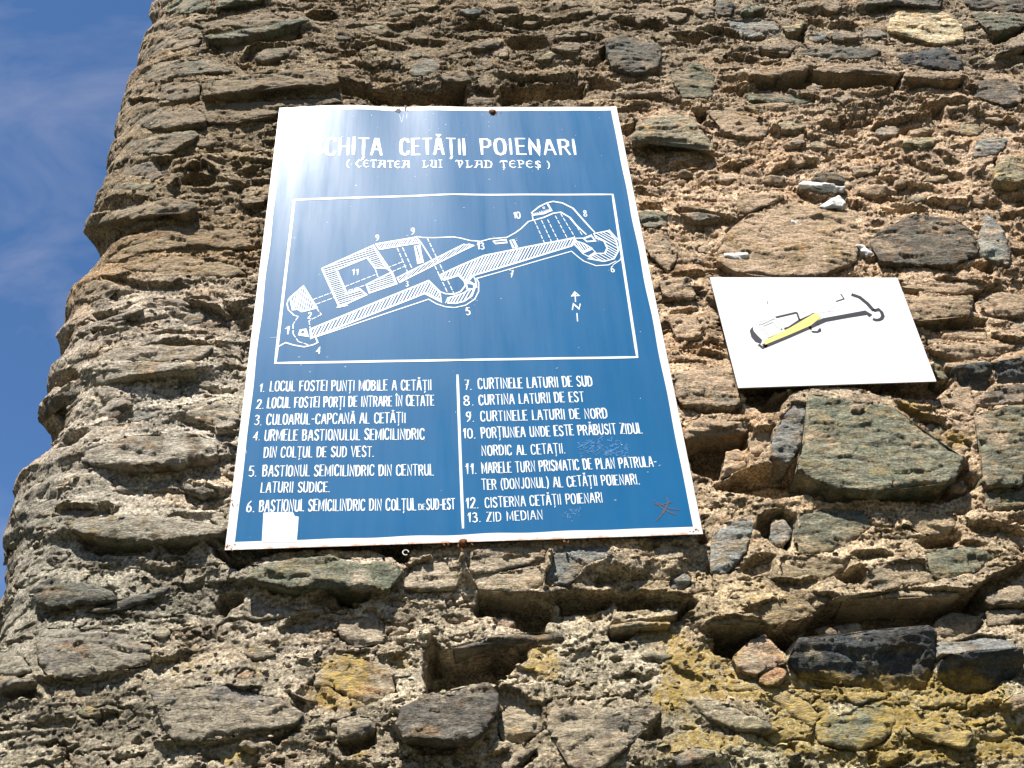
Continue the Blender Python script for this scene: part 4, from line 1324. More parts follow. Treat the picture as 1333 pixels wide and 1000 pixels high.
def border_mesh():
    V_, F_, E_ = [], [], []
    n = 90

    def strip(o0, o1, i0, i1, bottom):
        b0 = len(V_)
        for k in range(n + 1):
            t = k / n
            o = (o0[0] + (o1[0] - o0[0]) * t, o0[1] + (o1[1] - o0[1]) * t)
            i = (i0[0] + (i1[0] - i0[0]) * t, i0[1] + (i1[1] - i0[1]) * t)
            wv = .0012 * math.sin(t * 37 + o0[0] * 5) * math.sin(t * math.pi)
            for j in range(4):
                f = j / 3
                x, z = o[0] + (i[0] - o[0]) * f, o[1] + (i[1] - o[1]) * f
                if j == 3:
                    x += wv * (1 if abs(o0[0] - o1[0]) < .01 else 0)
                    z += wv * (1 if abs(o0[1] - o1[1]) < .01 else 0)
                V_.append((x, float(sheet_y(x, z)) - .0004, z))
                E_.append(max(0, 1 - f * 1.6) * (1.0 if bottom else .25 + .5 * max(0, 1 - 4 * (z - GZ) / SIGN_H)))
        for k in range(n):
            for j in range(3):
                a = b0 + k * 4 + j
                F_.append((a, a + 4, a + 5, a + 1))
    x0, x1, z0, z1 = -.0005, SIGN_W + .0005, GZ - .0005, GZ + SIGN_H + .0005
    a, b, c, d = (x0, z0), (x1, z0), (x1, z1), (x0, z1)
    ai, bi, ci, di = (x0 + bw, z0 + bw), (x1 - bw, z0 + bw), (x1 - bw, z1 - bw), (x0 + bw, z1 - bw)
    strip(a, b, ai, bi, True)
    strip(b, c, bi, ci, False)
    strip(c, d, ci, di, False)
    strip(d, a, di, ai, False)
    me = bpy.data.meshes.new('border')
    me.from_pydata(V_, [], F_)
    me.update()
    set_attr(me, 'edge', E_)
    return me


link('border', border_mesh(), sign, M_WHITE)

# ---- brush lettering
C_ = [(.46, .80), (.40, .96), (.24, 1), (.08, .92), (.02, .70), (.02, .30), (.08, .08), (.24, 0), (.40, .04), (.46, .22)]
O_ = [(.25, 1), (.09, .93), (.02, .70), (.02, .30), (.09, .07), (.25, 0), (.41, .07), (.48, .30), (.48, .70), (.41, .93), (.25, 1)]
S_ = [(.44, .84), (.36, .97), (.22, 1), (.07, .90), (.05, .72), (.14, .58), (.34, .44), (.44, .30), (.42, .12), (.26, 0), (.10, .03), (.02, .18)]
GL = {
 'A': (.52, [[(0, 0), (.24, 1), (.28, 1), (.52, 0)], [(.09, .32), (.43, .32)]]),
 'B': (.48, [[(.03, 0), (.03, 1), (.28, .99), (.40, .88), (.40, .66), (.28, .54), (.03, .53)], [(.28, .54), (.44, .42), (.45, .14), (.30, .01), (.03, 0)]]),
 'C': (.48, [C_]), 'D': (.50, [[(.03, 0), (.03, 1), (.26, .98), (.44, .82), (.48, .5), (.44, .16), (.26, .02), (.03, 0)]]),
 'E': (.42, [[(.42, 1), (.03, 1), (.03, 0), (.42, 0)], [(.03, .52), (.34, .52)]]), 'F': (.42, [[(.42, 1), (.03, 1), (.03, 0)], [(.03, .52), (.34, .52)]]),
 'H': (.50, [[(.03, 0), (.03, 1)], [(.47, 0), (.47, 1)], [(.03, .5), (.47, .5)]]), 'I': (.08, [[(.04, 0), (.04, 1)]]),
 'J': (.34, [[(.30, 1), (.30, .2), (.22, .02), (.10, 0), (.0, .12)]]), 'L': (.40, [[(.03, 1), (.03, 0), (.40, 0)]]),
 'M': (.64, [[(.03, 0), (.05, 1), (.32, .15), (.59, 1), (.61, 0)]]), 'N': (.50, [[(.03, 0), (.03, 1), (.47, 0), (.47, 1)]]),
 'O': (.50, [O_]), 'P': (.46, [[(.03, 0), (.03, 1), (.30, .99), (.43, .87), (.43, .60), (.30, .47), (.03, .46)]]),
 'R': (.48, [[(.03, 0), (.03, 1), (.30, .99), (.43, .87), (.43, .62), (.30, .50), (.03, .50)], [(.26, .50), (.47, 0)]]),
 'S': (.46, [S_]), 'T': (.48, [[(0, 1), (.48, 1)], [(.24, 1), (.24, 0)]]), 'U': (.48, [[(.03, 1), (.03, .25), (.10, .04), (.24, 0), (.38, .04), (.45, .25), (.45, 1)]]),
 'V': (.50, [[(0, 1), (.25, 0), (.50, 1)]]), 'Z': (.46, [[(.02, 1), (.45, 1), (.02, 0), (.46, 0)]]),
 '1': (.24, [[(.0, .70), (.18, 1), (.18, 0)]]), '2': (.44, [[(.03, .76), (.08, .94), (.22, 1), (.38, .92), (.41, .70), (.02, 0), (.44, 0)]]),
 '3': (.44, [[(.04, .90), (.20, 1), (.38, .92), (.38, .66), (.18, .54)], [(.18, .54), (.42, .42), (.42, .12), (.22, 0), (.02, .10)]]),
 '4': (.46, [[(.34, 0), (.34, 1), (.0, .28), (.46, .28)]]), '5': (.44, [[(.40, 1), (.08, 1), (.05, .56), (.26, .62), (.42, .46), (.42, .14), (.24, 0), (.02, .08)]]),
 '6': (.44, [[(.36, 1), (.14, .78), (.03, .40), (.06, .08), (.22, 0), (.40, .10), (.42, .36), (.26, .52), (.06, .40)]]),
 '7': (.42, [[(.02, 1), (.42, 1), (.16, 0)], [(.10, .50), (.38, .50)]]), '8': (.44, [[(.22, .54), (.06, .66), (.06, .90), (.22, 1), (.38, .90), (.38, .66), (.22, .54), (.03, .36), (.04, .10), (.22, 0), (.40, .10), (.41, .36), (.22, .54)]]),
 '9': (.44, [[(.08, 0), (.30, .22), (.41, .60), (.38, .92), (.22, 1), (.04, .90), (.02, .64), (.18, .48), (.38, .60)]]),
 '0': (.46, [[(p[0] * .92, p[1]) for p in O_]]), '.': (.08, [[(.02, .0), (.06, .02)]]), '-': (.32, [[(.04, .46), (.28, .46)]]),
 '(': (.20, [[(.18, 1.08), (.05, .78), (.02, .45), (.06, .15), (.18, -.12)]]), ')': (.20, [[(.02, 1.08), (.15, .78), (.18, .45), (.14, .15), (.02, -.12)]]),
}
GL['Ă'] = (.52, GL['A'][1] + [[(.16, 1.22), (.26, 1.14), (.36, 1.22)]])
GL['Ț'] = (.48, GL['T'][1] + [[(.26, -.12), (.20, -.26)]])
GL['Î'] = (.08, GL['I'][1] + [[(-.08, 1.10), (.04, 1.24), (.16, 1.10)]])
# mock-gothic capitals of the second line
GOT = {
 'C': (.62, [[(.58, .85), (.40, 1), (.10, .62), (.0, .50), (.12, .34), (.40, 0), (.60, .16)], [(.22, .78), (.12, .5), (.22, .22)]]),
 'E': (.60, [[(.56, .88), (.36, 1), (.08, .78), (.04, .5), (.10, .18), (.36, 0), (.58, .14)], [(.06, .52), (.48, .55)]]),
 'T': (.62, [[(0, .82), (.10, 1), (.62, 1), (.66, .86)], [(.30, 1), (.34, .3), (.28, .04), (.44, 0)]]),
 'A': (.78, [[(.06, 1), (.70, 1), (.70, .04), (.80, 0)], [(.36, 1), (.20, .55), (.30, .48), (.06, 0), (-.04, .05)], [(.20, .5), (.70, .5)]]),
 'L': (.62, [[(.0, 1), (.26, 1)], [(.14, 1), (.16, .12), (.0, .02), (.44, .08), (.60, .30)]]),
 'U': (.70, [[(.0, .96), (.14, 1), (.22, .8), (.08, .2), (.30, 0), (.58, .12)], [(.48, 1), (.60, .96), (.58, 0), (.70, 0)]]),
 'I': (.36, [[(.02, 1), (.34, 1)], [(.18, 1), (.18, 0)], [(.02, 0), (.34, 0)]]),
 'V': (.72, [[(-.05, .84), (.08, 1), (.20, .95), (.36, .0), (.62, .72), (.50, .98), (.30, .9)]]),
 'D': (.72, [[(.0, 1), (.40, 1), (.66, .8), (.70, .45), (.56, .08), (.10, 0)], [(.16, 1), (.16, .35), (.04, 0), (.22, 0)]]),
 'P': (.60, [[(.0, 1), (.36, 1), (.56, .84), (.52, .55), (.16, .48)], [(.14, 1), (.16, 0)], [(.02, 0), (.30, 0)]]),
 'S': (.56, [[(.52, .80), (.40, 1), (.12, .90), (.08, .62), (.48, .42), (.46, .12), (.20, 0), (.02, .18)], [(.28, 1.06), (.28, -.04)]]),
}
GOT['Ț'] = (.62, GOT['T'][1] + [[(.32, -.12), (.28, -.26)]])
GOT['Ș'] = (.56, GOT['S'][1] + [[(.28, -.14), (.24, -.26)]])


def letter(name, text, a, b, top, wt=.15, font=GL, gap=.16, word=.42, parent=None, mat=None, jitter=.02, off=.0016):
    """brush text between two photograph points on its base line, as tall as the third"""
    x0, z0 = on_plane(*a)
    x1, z1 = on_plane(*b)
    xt, zt_ = on_plane(*top)
    H = zt_ - (z0 + (z1 - z0) * (xt - x0) / max(x1 - x0, 1e-6) if abs(xt - x0) > .001 else z0)
    rnd = random.Random(text)
    adv, items = 0, []
    for ch in text:
        if ch == ' ':
            adv += word
            continue
        wd, st = font[ch] if ch in font else GL[ch]
        items.append((adv, st))
        adv += wd + gap
    adv -= gap
    k = (x1 - x0) / adv
    strokes = []
    for pos, st in items:
        jx, jy, js = rnd.uniform(-1, 1) * jitter, rnd.uniform(-1, 1) * jitter, 1 + rnd.uniform(-1, 1) * jitter * 2
        for s in st:
            pts = []
            for (u, v) in s:
                U, Vv = pos + jx + u, (v + jy) * js
                pts.append((x0 + U * k, z0 + (z1 - z0) * (U / adv) + Vv * H))
            strokes.append((pts, wt * H * rnd.uniform(.88, 1.14)))
    return ribbon_set(name, strokes, mat or M_LETTER, parent or sign, off)


def c5(x, y): return (290 + x / 4, 470 + y / 4)
def c6(x, y): return (590 + x / 4, 470 + y / 4)
def c1(x, y): return (350 + x * 270 / 1333, 130 + y * 270 / 1333)
def c2(x, y): return (590 + x * 270 / 1333, 130 + y * 270 / 1333)
def c3(u, v): return on_plane(350 + u / 5, 280 + v / 5)


LEG = [
 (c5, '1.', (190, 160), (214, 160), (190, 118)), (c5, 'LOCUL FOSTEI PUNȚI MOBILE A CETĂȚII', (245, 157), (1085, 152), (245, 105)),
 (c5, '2.', (176, 248), (211, 248), (176, 200)), (c5, 'LOCUL FOSTEI PORȚI DE INTRARE ÎN CETATE', (232, 245), (1100, 232), (232, 192)),
 (c5, '3.', (164, 333), (200, 333), (164, 285)), (c5, 'CULOARUL-CAPCANĂ AL CETĂȚII', (228, 332), (950, 322), (228, 279)),
 (c5, '4.', (160, 412), (191, 412), (160, 368)), (c5, 'URMELE BASTIONULUL SEMICILINDRIC', (217, 415), (1048, 408), (217, 360)),
 (c5, 'DIN COLȚUL DE SUD VEST.', (213, 502), (785, 498), (213, 448)),
 (c5, '5.', (134, 600), (173, 600), (134, 546)), (c5, 'BASTIONUL SEMICILINDRIC DIN CENTRUL', (207, 600), (1098, 595), (207, 544)),
 (c5, 'LATURII SUDICE.', (198, 685), (555, 682), (198, 632)),
 (c5, '6.', (123, 786), (162, 786), (123, 730)), (c5, 'BASTIONUL SEMICILINDRIC DIN COLȚUL', (190, 784), (1005, 776), (190, 725)),
 (c5, 'DE', (1020, 775), (1055, 775), (1020, 745)), (c5, 'SUD-EST', (1062, 775), (1208, 771), (1062, 720)),
 (c6, '7.', (62, 150), (94, 150), (62, 102)), (c6, 'CURTINELE LATURII DE SUD', (132, 147), (725, 132), (132, 94)),
 (c6, '8.', (57, 233), (103, 232), (57, 182)), (c6, 'CURTINA LATURII DE EST', (135, 230), (682, 213), (135, 178)),
 (c6, '9.', (70, 316), (107, 315), (70, 266)), (c6, 'CURTINELE LATURII DE NORD', (145, 314), (803, 299), (145, 262)),
 (c6, '10.', (52, 403), (114, 402), (52, 353)), (c6, 'PORȚIUNEA UNDE ESTE PRĂBUSIT ZIDUL', (148, 402), (985, 377), (148, 349)),
 (c6, 'NORDIC AL CETAȚII.', (150, 493), (582, 481), (150, 443)),
 (c6, '11.', (66, 588), (120, 587), (66, 536)), (c6, 'MARELE TURN PRISMATIC DE PLAN PATRULA-', (150, 586), (1062, 550), (150, 532)),
 (c6, 'TER (DONJONUL) AL CETĂȚII POIENARI.', (150, 671), (970, 641), (150, 618)),
 (c6, '12.', (68, 767), (130, 765), (68, 715)), (c6, 'CISTERNA CETĂȚII POIENARI', (168, 764), (778, 736), (168, 712)),
 (c6, '13.', (78, 839), (141, 837), (78, 790)), (c6, 'ZID MEDIAN', (176, 837), (466, 823), (176, 790)),
]
for fn, txt, a, b, t in LEG:
    o = letter('legend_number' if txt[0].isdigit() else 'legend_line', txt, fn(*a), fn(*b), fn(*t), wt=.108, gap=.19, word=.42)
for txt, a, b, t in (('SCHIȚA', c1(283, 360), c1(725, 357), c1(283, 256)), ('CETĂȚII', c1(848, 354), c1(1262, 354), c1(848, 254)), ('POIENARI', c2(182, 351), c2(792, 351), c2(182, 253))):
    letter('title_word', txt, a, b, t, wt=.125, gap=.22)
for txt, a, b, t in (('(', c1(500, 438), c1(515, 438), c1(500, 395)), ('CETATEA', c1(557, 438), c1(902, 438), c1(557, 393)), ('LUI', c1(990, 438), c1(1113, 438), c1(990, 393)), ('VLAD', c2(20, 437), c2(250, 437), c2(20, 392)), ('ȚEPEȘ', c2(304, 437), c2(566, 437), c2(304, 392)), (')', c2(607, 437), c2(622, 437), c2(607, 394))):
    letter('subtitle_word', txt, a, b, t, wt=.12, font=GOT, gap=.20)

lw = .0065
fr_ = [on_plane(*p) for p in ((383, 260.5), (590, 253.5), (797.5, 253), (829.5, 465.5), (600, 469), (358.5, 473), (383, 260.5))]
ribbon_set('plan_frame', [(fr_[i:i + 2], lw * 1.05) for i in range(6)], M_LETTER, sign, .0015)
ribbon_set('column_rule', [([on_plane(*c6(22, 75)), on_plane(*c6(36, 480)), on_plane(*c6(51, 868))], .0062)], M_LETTER, sign, .0015)

# ---- the plan drawing
def poly_hatch(pts, ang, sp, w):
    """hatch strokes clipped to an outline (u, v units)"""
    p = np.array(pts, float)
    ca, sa_ = math.cos(math.radians(ang)), math.sin(math.radians(ang))
    q = np.stack([p[:, 0] * ca + p[:, 1] * sa_, -p[:, 0] * sa_ + p[:, 1] * ca], 1)
    out = []
    y = q[:, 1].min() + sp * .6
    rnd = random.Random(len(pts) * 7 + int(ang))
    while y < q[:, 1].max():
        xs = []
        for i in range(len(q)):
            a, b = q[i], q[(i + 1) % len(q)]
            if (a[1] > y) != (b[1] > y):
                xs.append(a[0] + (y - a[1]) / (b[1] - a[1]) * (b[0] - a[0]))
        xs.sort()
        for a, b in zip(xs[::2], xs[1::2]):
            if b - a > 6:
                a, b = a + rnd.uniform(0, 3), b - rnd.uniform(0, 3)
                out.append(([c3(a * ca - y * sa_, a * sa_ + y * ca), c3(b * ca - y * sa_, b * sa_ + y * ca)], w))
        y += sp * rnd.uniform(.85, 1.15)
    return out


def line(pts, w=.0042): return [([c3(*p) for p in pts], w)]
def closed(pts, w=.0045): return line(pts + [pts[0]], w)


def dashed(a, b, dash=26, gap=13, w=.0032):
    a, b = np.array(a, float), np.array(b, float)
    L = np.linalg.norm(b - a)
    out, t = [], 0
    while t < L:
        e = min(t + dash, L)
        out += line([tuple(a + (b - a) * t / L), tuple(a + (b - a) * e / L)], w)
        t = e + gap
    return out


def part(name, st):
    o = ribbon_set(name, st, M_LETTER, sign, .0015)
    if name == 'plan_dashed_lines':
        o['kind'] = 'stuff'


tower = [(345, 350), (680, 200), (765, 350), (690, 345), (640, 278), (440, 358), (505, 510), (590, 482), (635, 520), (460, 600)]
tower2 = [(635, 455), (800, 375), (830, 450), (655, 508)]
part('plan_tower', closed(tower, .0052) + closed(tower2, .0055) + poly_hatch(tower, -17, 12.5, .0028) + poly_hatch(tower2, -17, 12, .0028) + line([(765, 350), (800, 375)]) + line([(680, 200), (800, 375)], .0045) + line([(690, 345), (710, 405)], .003) + line([(445, 602), (510, 590)], .005))
w9 = [(695, 190), (960, 145), (990, 180), (720, 225)]
w13 = [(835, 410), (1270, 193), (1330, 200), (850, 440)]
part('plan_north_wall', closed(w9) + poly_hatch(w9, -58, 11, .0028) + closed(w13) + poly_hatch(w13, -45, 11, .0026) + closed([(950, 205), (975, 197), (1000, 310), (978, 318)], .0062) + line([(990, 180), (1065, 300)], .0038) + line([(1300, 193), (1330, 200)], .008))
west = [(270, 745), (1040, 430), (1075, 465), (1110, 500), (1125, 565), (1015, 512), (275, 803)]
part('plan_south_wall', closed(west, .0055) + poly_hatch(west, -62, 17, .0046) + line([(310, 795), (1040, 550), (1090, 580), (1150, 600), (1210, 605), (1280, 590), (1340, 550), (1365, 500), (1365, 440), (1352, 415), (1970, 235), (2010, 270), (2050, 300), (2130, 330), (2210, 325), (2260, 300)], .0032))
w7 = [(1110, 395), (1250, 330), (1400, 265), (1670, 210), (1990, 148), (2000, 170), (1970, 200), (1650, 300), (1330, 395), (1285, 445), (1235, 395), (1140, 425)]
part('plan_curtain_wall', closed(w7, .0055) + poly_hatch(w7, -62, 15.5, .0042))
ring5 = [(1170, 540), (1205, 532), (1270, 510), (1300, 487), (1335, 485), (1320, 530), (1270, 565), (1215, 578), (1168, 576)]
part('plan_central_bastion', closed(ring5) + poly_hatch(ring5, -60, 18, .0048) + line([(1110, 500), (1150, 515), (1205, 518), (1250, 500), (1280, 460), (1270, 425), (1235, 385)]) + closed([(1285, 447), (1335, 452), (1335, 485), (1290, 482)]) + closed([(1290, 425), (1325, 448), (1285, 443)], .006) + line([(1150, 575), (1165, 540)], .003) + line([(1330, 395), (1345, 425), (1350, 470), (1335, 485)], .0035))
ring6 = [(2115, 120), (2210, 102), (2260, 165), (2276, 230), (2246, 285), (2180, 302), (2080, 282), (2130, 250), (2186, 250), (2202, 215), (2182, 170), (2130, 150)]
p6 = [(1990, 165), (2050, 185), (2100, 215), (2040, 242), (1985, 185)]
part('plan_east_bastion', closed(ring6) + poly_hatch(ring6, 30, 15, .004) + closed(p6) + poly_hatch(p6, 55, 13, .004) + closed([(2050, 155), (2100, 135), (2125, 168), (2070, 172)], .005) + closed([(2040, 250), (2105, 220), (2125, 242), (2080, 270)], .0036) + line([(2215, 95), (2285, 175), (2298, 250), (2290, 290), (2240, 325)], .003) + line([(1985, 150), (2050, 150), (2100, 128)], .004))
part('plan_east_wall', line([(1810, -80), (1850, -90), (1910, -80), (1980, -45), (2050, 35), (2120, 112)], .005) + line([(1720, 35), (1790, 15), (1850, -12), (1900, -20), (1960, 15), (2000, 65), (2065, 125)], .005) + line([(1720, 35), (1715, 2), (1790, -8), (1840, -30)], .004))
cist = [(1710, -15), (1760, -55), (1810, -80), (1840, -30), (1760, -8), (1720, 0)]
part('plan_cistern', closed(cist, .0052) + poly_hatch([(1712, -10), (1830, -42), (1838, -30), (1720, 0)], -60, 8, .002))
part('plan_terrain_line', line([(960, 140), (1000, 148), (1080, 150), (1200, 145), (1250, 153), (1310, 168), (1380, 172), (1440, 155), (1550, 145), (1600, 118), (1640, 90), (1690, 42), (1720, 35)], .0038) + closed([(1460, 170), (1545, 160), (1550, 178), (1475, 186)], .0048) + closed([(1570, 165), (1590, 160), (1615, 210), (1592, 215)], .0048))
tri = [(225, 465), (310, 608), (250, 622), (215, 630), (190, 615), (160, 620), (140, 540)]
part('plan_gate_tower', closed(tri, .0055) + poly_hatch(tri, -78, 15, .0038) + line([(130, 545), (118, 580), (128, 620), (165, 655), (190, 662)], .003))
part('plan_ruined_pier', closed([(197, 782), (208, 752), (235, 746), (250, 790)], .006) + line([(215, 775), (238, 775)], .005))
part('plan_ground_line', line([(60, 860), (85, 845), (110, 832), (160, 848), (230, 860), (290, 846), (318, 832), (306, 800)], .0038))
dd = []
for a, b in (((530, 240), (595, 385)), ((575, 235), (640, 375)), ((615, 230), (685, 370)), ((665, 205), (745, 355)), ((700, 190), (790, 340)), ((790, 250), (840, 330))):
    dd += dashed((a[0] + 1200, a[1] - 200), (b[0] + 1200, b[1] - 200), 22, 12)
for a, b in (((1065, 300), (1165, 512)), ((1030, 150), (1205, 515)), ((290, 552), (412, 506)), ((310, 582), (422, 540)), ((495, 468), (690, 392)), ((520, 492), (640, 455)), ((770, 347), (870, 306)), ((800, 372), (892, 332)),
             ((835, 215), (902, 372)), ((870, 213), (937, 362)), ((310, 608), (342, 650)), ((342, 650), (262, 690)), ((262, 690), (268, 735)), ((190, 665), (158, 715)), ((158, 715), (158, 775)), ((158, 775), (192, 826)), ((192, 826), (255, 846))):
    dd += dashed(a, b)
part('plan_dashed_lines', dd)


def num(text, u, v, h=42, name='plan_number'):
    w = h * .5 * len(text)
    a = (350 + (u - w / 2) / 5, 280 + (v + h / 2) / 5)
    b = (350 + (u + w / 2) / 5, 280 + (v + h / 2) / 5)
    t = (a[0], 280 + (v - h / 2) / 5)
    letter(name, text, a, b, t, wt=.13, gap=.16)


for t, u, v, h in (('9', 706, 150, 38), ('9', 938, 106, 42), ('11', 560, 372, 40), ('2', 265, 656, 40), ('1', 118, 750, 52), ('4', 322, 882, 44), ('3', 898, 450, 34), ('13', 1380, 202, 44), ('10', 1616, 0, 42),
                   ('8', 2062, -10, 38), ('6', 2240, 352, 42), ('7', 1581, 385, 44), ('5', 1298, 630, 46), ('12', 1790, -47, 16)):
    num(t, u, v, h)
part('north_arrow', line([(1996, 565), (1992, 502)], .004) + line([(1970, 530), (1992, 502), (2018, 524), (1972, 528)], .004) + line([(1975, 618), (1982, 580), (2020, 612), (2026, 580)], .0042) + line([(2005, 642), (2009, 692)], .004))

# ---- wear: painted-over patch, scratched figure, chips, smudge
patch('painted_over_patch', [on_plane(*c5(*p)) for p in ((212, 790), (300, 787), (365, 787), (375, 808), (395, 812), (392, 860), (385, 945), (300, 944), (203, 945))][::-1], M_LETTER, sign, .0020)
ribbon_set('scratched_figure', [([on_plane(*c6(*p)) for p in q], w) for q, w in (
    (((1045, 725), (1085, 765), (1130, 790), (1160, 800)), .0028), (((1060, 830), (1095, 790), (1120, 735), (1112, 712)), .0028), (((1070, 740), (1130, 770), (1178, 775)), .0025), (((1050, 745), (1075, 752), (1140, 735)), .002), (((1100, 770), (1085, 800), (1065, 822)), .003))], M_SCRATCH, sign, .0014)
rs = random.Random(3)
for cx, cy, r, n in ((775, 580, 26, 60), (802, 588, 16, 40), (745, 668, 9, 20)):
    st = []
    for _ in range(n):
        x, y = cx + rs.gauss(0, r * .5), cy + rs.gauss(0, r * .4)
        st.append(([on_plane(x, y), on_plane(x + rs.uniform(-4, 4), y + rs.uniform(-4, 4)), on_plane(x + rs.uniform(-6, 6), y + rs.uniform(-4, 4))], rs.uniform(.0006, .0022)))
    ribbon_set('chalk_smudge', st, M_CHALK, sign, .0012)['kind'] = 'stuff'
st = []
for _ in range(85):
    x, z = rs.uniform(.03, .95), GZ + SIGN_H * (1 - rs.random() ** 1.5 * .95) - .03
    L = rs.choice([.001, .002, .004])
    a = rs.uniform(-.8, .8)
    st.append(([(x, z), (x + L * math.cos(a), z + L * math.sin(a))], rs.uniform(.0008, .0019)))
for x0, y0, x1, y1 in ((610, 388, 622, 392), (352, 440, 362, 439), (520, 150, 523, 160), (525, 150, 524, 158), (530, 148, 529, 155), (318, 580, 321, 590)):
    st.append(([on_plane(x0, y0), on_plane(x1, y1)], .0008))
ribbon_set('paint_flecks', st, M_LETTER, sign, .0013)['kind'] = 'stuff'
for q in (((517, 142.5), (521, 142.5), (521, 146.5), (517.5, 147), (514, 145.5)), ((526, 138), (529, 138), (529, 145), (527, 145)),):
    patch('chip', [on_plane(*p) for p in q][::-1], M_SCRATCH, sign, .0021)


def nail(px, py, r=.008, nm='nail'):
    x, z = on_plane(px, py)
    y = float(sheet_y(x, z))
    vs, fs = [], []
    prof = [(.0, -.0075), (r * .55, -.0068), (r, -.0035), (r * 1.05, -.001), (r * .5, .0), (r * .35, .05)]
    n = 12
    for rr, yy in prof:
        for k in range(n):
            a = 2 * math.pi * k / n
            q = rr * (1 + .12 * math.sin(3 * a + px))
            vs.append((x + q * math.cos(a), y + yy, z + q * math.sin(a)))
    for i in range(len(prof) - 1):
        for k in range(n):
            fs.append((i * n + k, i * n + (k + 1) % n, (i + 1) * n + (k + 1) % n, (i + 1) * n + k))
    me = bpy.data.meshes.new(nm)
    me.from_pydata(vs, [], fs)
    me.update()
    return link(nm, me, sign, M_RUST)


rs = random.Random(11)
for cx, cy, n_r in ((603, 706, 16), (645, 147, 8), (300, 655, 6), (527, 145, 8), (735, 706, 5), (585, 708, 4), (903, 690, 5), (300, 712, 8)):
    st = []
    for _ in range(n_r):
        x, y = cx + rs.gauss(0, 4), cy + rs.gauss(0, 2.5)
        st.append(([on_plane(x, y), on_plane(x + rs.uniform(-1.5, 1.5), y + rs.uniform(-1, 2.5))], rs.uniform(.0012, .004)))
    ribbon_set('rust_stain', st, M_RUST, sign, .0022)['kind'] = 'stuff'
nail(641, 146, .010)
nail(603, 706, .008)
nail(735, 707, .003)
# a bent wire eye under the lower edge
x, z = on_plane(528, 717)
vs, fs = [], []
nseg, nt_ = 16, 6
for i in range(nseg):
    a = 2 * math.pi * i / nseg * .9
    c = np.array([x + .006 * math.cos(a), .004, z - .002 + .006 * math.sin(a)])
    for j in range(nt_):
        b = 2 * math.pi * j / nt_
        d = np.array([math.cos(a) * math.cos(b), math.sin(b), math.sin(a) * math.cos(b)]) * .0014
        vs.append(tuple(c + d))
for i in range(nseg - 1):
    for j in range(nt_):
        fs.append((i * nt_ + j, i * nt_ + (j + 1) % nt_, (i + 1) * nt_ + (j + 1) % nt_, (i + 1) * nt_ + j))
me = bpy.data.meshes.new('wire_loop')
me.from_pydata(vs, [], fs)
me.update()
link('wire_loop', me, sign, M_GLUE)

# ------------------------------------------------------------------ the small white board
board = bpy.data.objects.new('plan_board', None)
COL.objects.link(board)
board['label'] = 'small white board with black and yellow castle plan, right of blue sign'
board['category'] = 'sign'
YB = -.004
cor = [on_plane(*p, YB) for p in ((961, 505), (1219, 496.5), (1168, 361.5), (924, 361))]
th = .004
me = bpy.data.meshes.new('panel')
vs = [(x, YB, z) for x, z in cor] + [(x, YB + th, z) for x, z in cor]
me.from_pydata(vs, [], [(0, 1, 2, 3), (7, 6, 5, 4), (0, 4, 5, 1), (1, 5, 6, 2), (2, 6, 7, 3), (3, 7, 4, 0)])
me.materials.append(M_BOARD)
me.materials.append(M_EDGE)
for i in range(1, 6):
    me.polygons[i].material_index = 1
me.update()
link('panel', me, board)
# two battens that hold the board off the wall
for x0 in (cor[0][0] + .08, cor[1][0] - .10):
    zb, zt2 = cor[0][1] + .05, cor[3][1] - .05
    me = bpy.data.meshes.new('batten')
    vs = [(x0 + a, y, z) for a in (0, .03) for y in (YB + th + .001, YB + .05) for z in (zb, zt2)]
    me.from_pydata(vs, [], [(0, 1, 3, 2), (4, 6, 7, 5), (0, 4, 5, 1), (2, 3, 7, 6), (0, 2, 6, 4), (1, 5, 7, 3)])
    me.update()
    link('batten', me, board, M_EDGE)


def c7(x, y): return on_plane(910 + x * 320 / 1333, 340 + y * 320 / 1333, YB)


def brib(name, lines, mat, off): return ribbon_set(name, [([c7(*p) for p in pts], w) for pts, w in lines], mat, board, off, None, round_caps=False)
def bpatch(name, pts, mat, off): return patch(name, [c7(*p) for p in pts], mat, board, off, None)


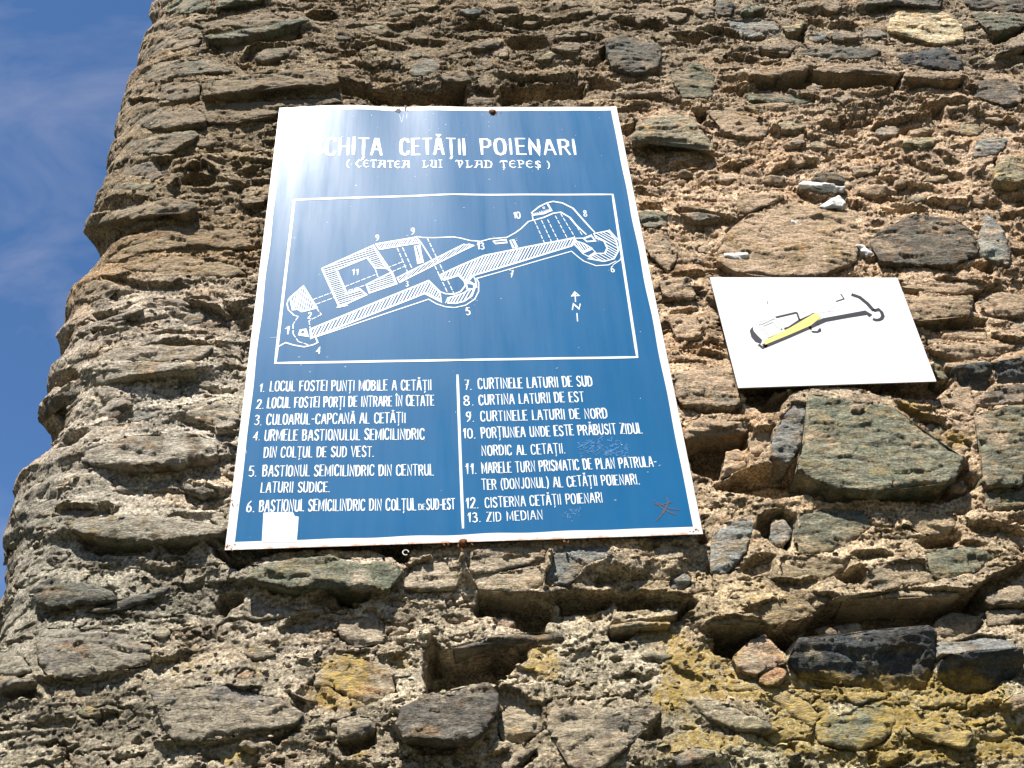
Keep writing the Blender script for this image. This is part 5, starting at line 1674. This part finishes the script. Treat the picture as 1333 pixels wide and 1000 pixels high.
u7 = .00034
brib('plan_wall', [([(350, 462), (480, 408), (590, 360), (680, 320), (800, 298), (905, 280), (932, 298)], .0135), ([(405, 308), (530, 279)], .0060), ([(530, 279), (545, 322)], .0050),
                   ([(440, 378), (492, 362), (545, 326), (628, 289)], .010), ([(826, 181), (870, 196), (912, 230), (948, 270)], .0105), ([(945, 270), (975, 263), (990, 278), (997, 298), (990, 312), (976, 319), (958, 320), (942, 314)], .009),
                   ([(768, 178), (786, 205), (742, 219)], .0035), ([(600, 352), (606, 372)], .006), ([(322, 452), (345, 470), (368, 455)], .0075)], M_INK, .0010)
bpatch('plan_apse', [(290, 355), (296, 380), (318, 405), (342, 428), (335, 448), (305, 438), (283, 412), (274, 378)], M_INK, .0014)
bpatch('plan_bastion', [(606, 378), (640, 380), (652, 364), (662, 368), (662, 382), (640, 390), (615, 388)], M_INK, .0014)
bpatch('plan_courtyard', [(352, 434), (500, 358), (618, 288), (642, 286), (664, 303), (605, 350), (480, 404), (358, 454)], M_YEL, .0018)
brib('plan_keep', [([(325, 345), (410, 306), (460, 375), (375, 412), (325, 345)], .0052), ([(345, 352), (400, 328), (440, 374), (378, 400), (345, 352)], .0035)], M_PALE, .0020)
brib('plan_outline', [([(545, 275), (600, 282), (660, 280), (705, 272), (735, 245), (742, 219)], .0013), ([(705, 272), (760, 268), (765, 285)], .0012), ([(300, 350), (325, 330), (410, 303)], .0015), ([(640, 340), (655, 350), (660, 365)], .002)], M_LINE, .0010)['kind'] = 'stuff'
brib('north_mark', [([(360, 195), (370, 230), (374, 213)], .0016)], M_LINE, .0010)
rs = random.Random(5)
brib('faint_caption', [([(x, 521 - rs.uniform(0, 3)), (x + rs.uniform(3, 8), 521 + rs.uniform(0, 8))], .0022) for x in range(850, 1000, 13)], M_FAINT, .0010)
bpatch('speck', [(1158, 452), (1165, 450), (1167, 456), (1160, 458)], M_LINE, .0010)


# ------------------------------------------------------------------ dabs of white filler left on the stones
def dab(pts, thick, h):
    P_ = [unproject(x, y, h) for x, y in tpts('G', pts)]
    me = stone_mesh(P_, h, 0, int(pts[0][0]) * 3 + 1, .004)
    o = link('plaster_dab', me, wall, M_GLUE)
    o['label'] = 'dab of hard white filler stuck to the stone'
    return o


dab([(482, 690), (500, 684), (560, 688), (620, 694), (662, 700), (655, 712), (590, 712), (520, 706), (490, 702)], .02, .028)
dab([(562, 775), (600, 768), (605, 745), (640, 738), (668, 772), (650, 782), (620, 772), (580, 784)], .02, .029)
dab([(452, 828), (478, 815), (510, 820), (500, 834), (480, 846), (456, 838)], .02, .028)
dab([(198, 950), (215, 952), (250, 958), (292, 952), (295, 966), (270, 982), (240, 976), (210, 966)], .02, .028)
dab([(692, 922), (715, 920), (750, 936), (766, 955), (745, 962), (720, 942)], .02, .028)
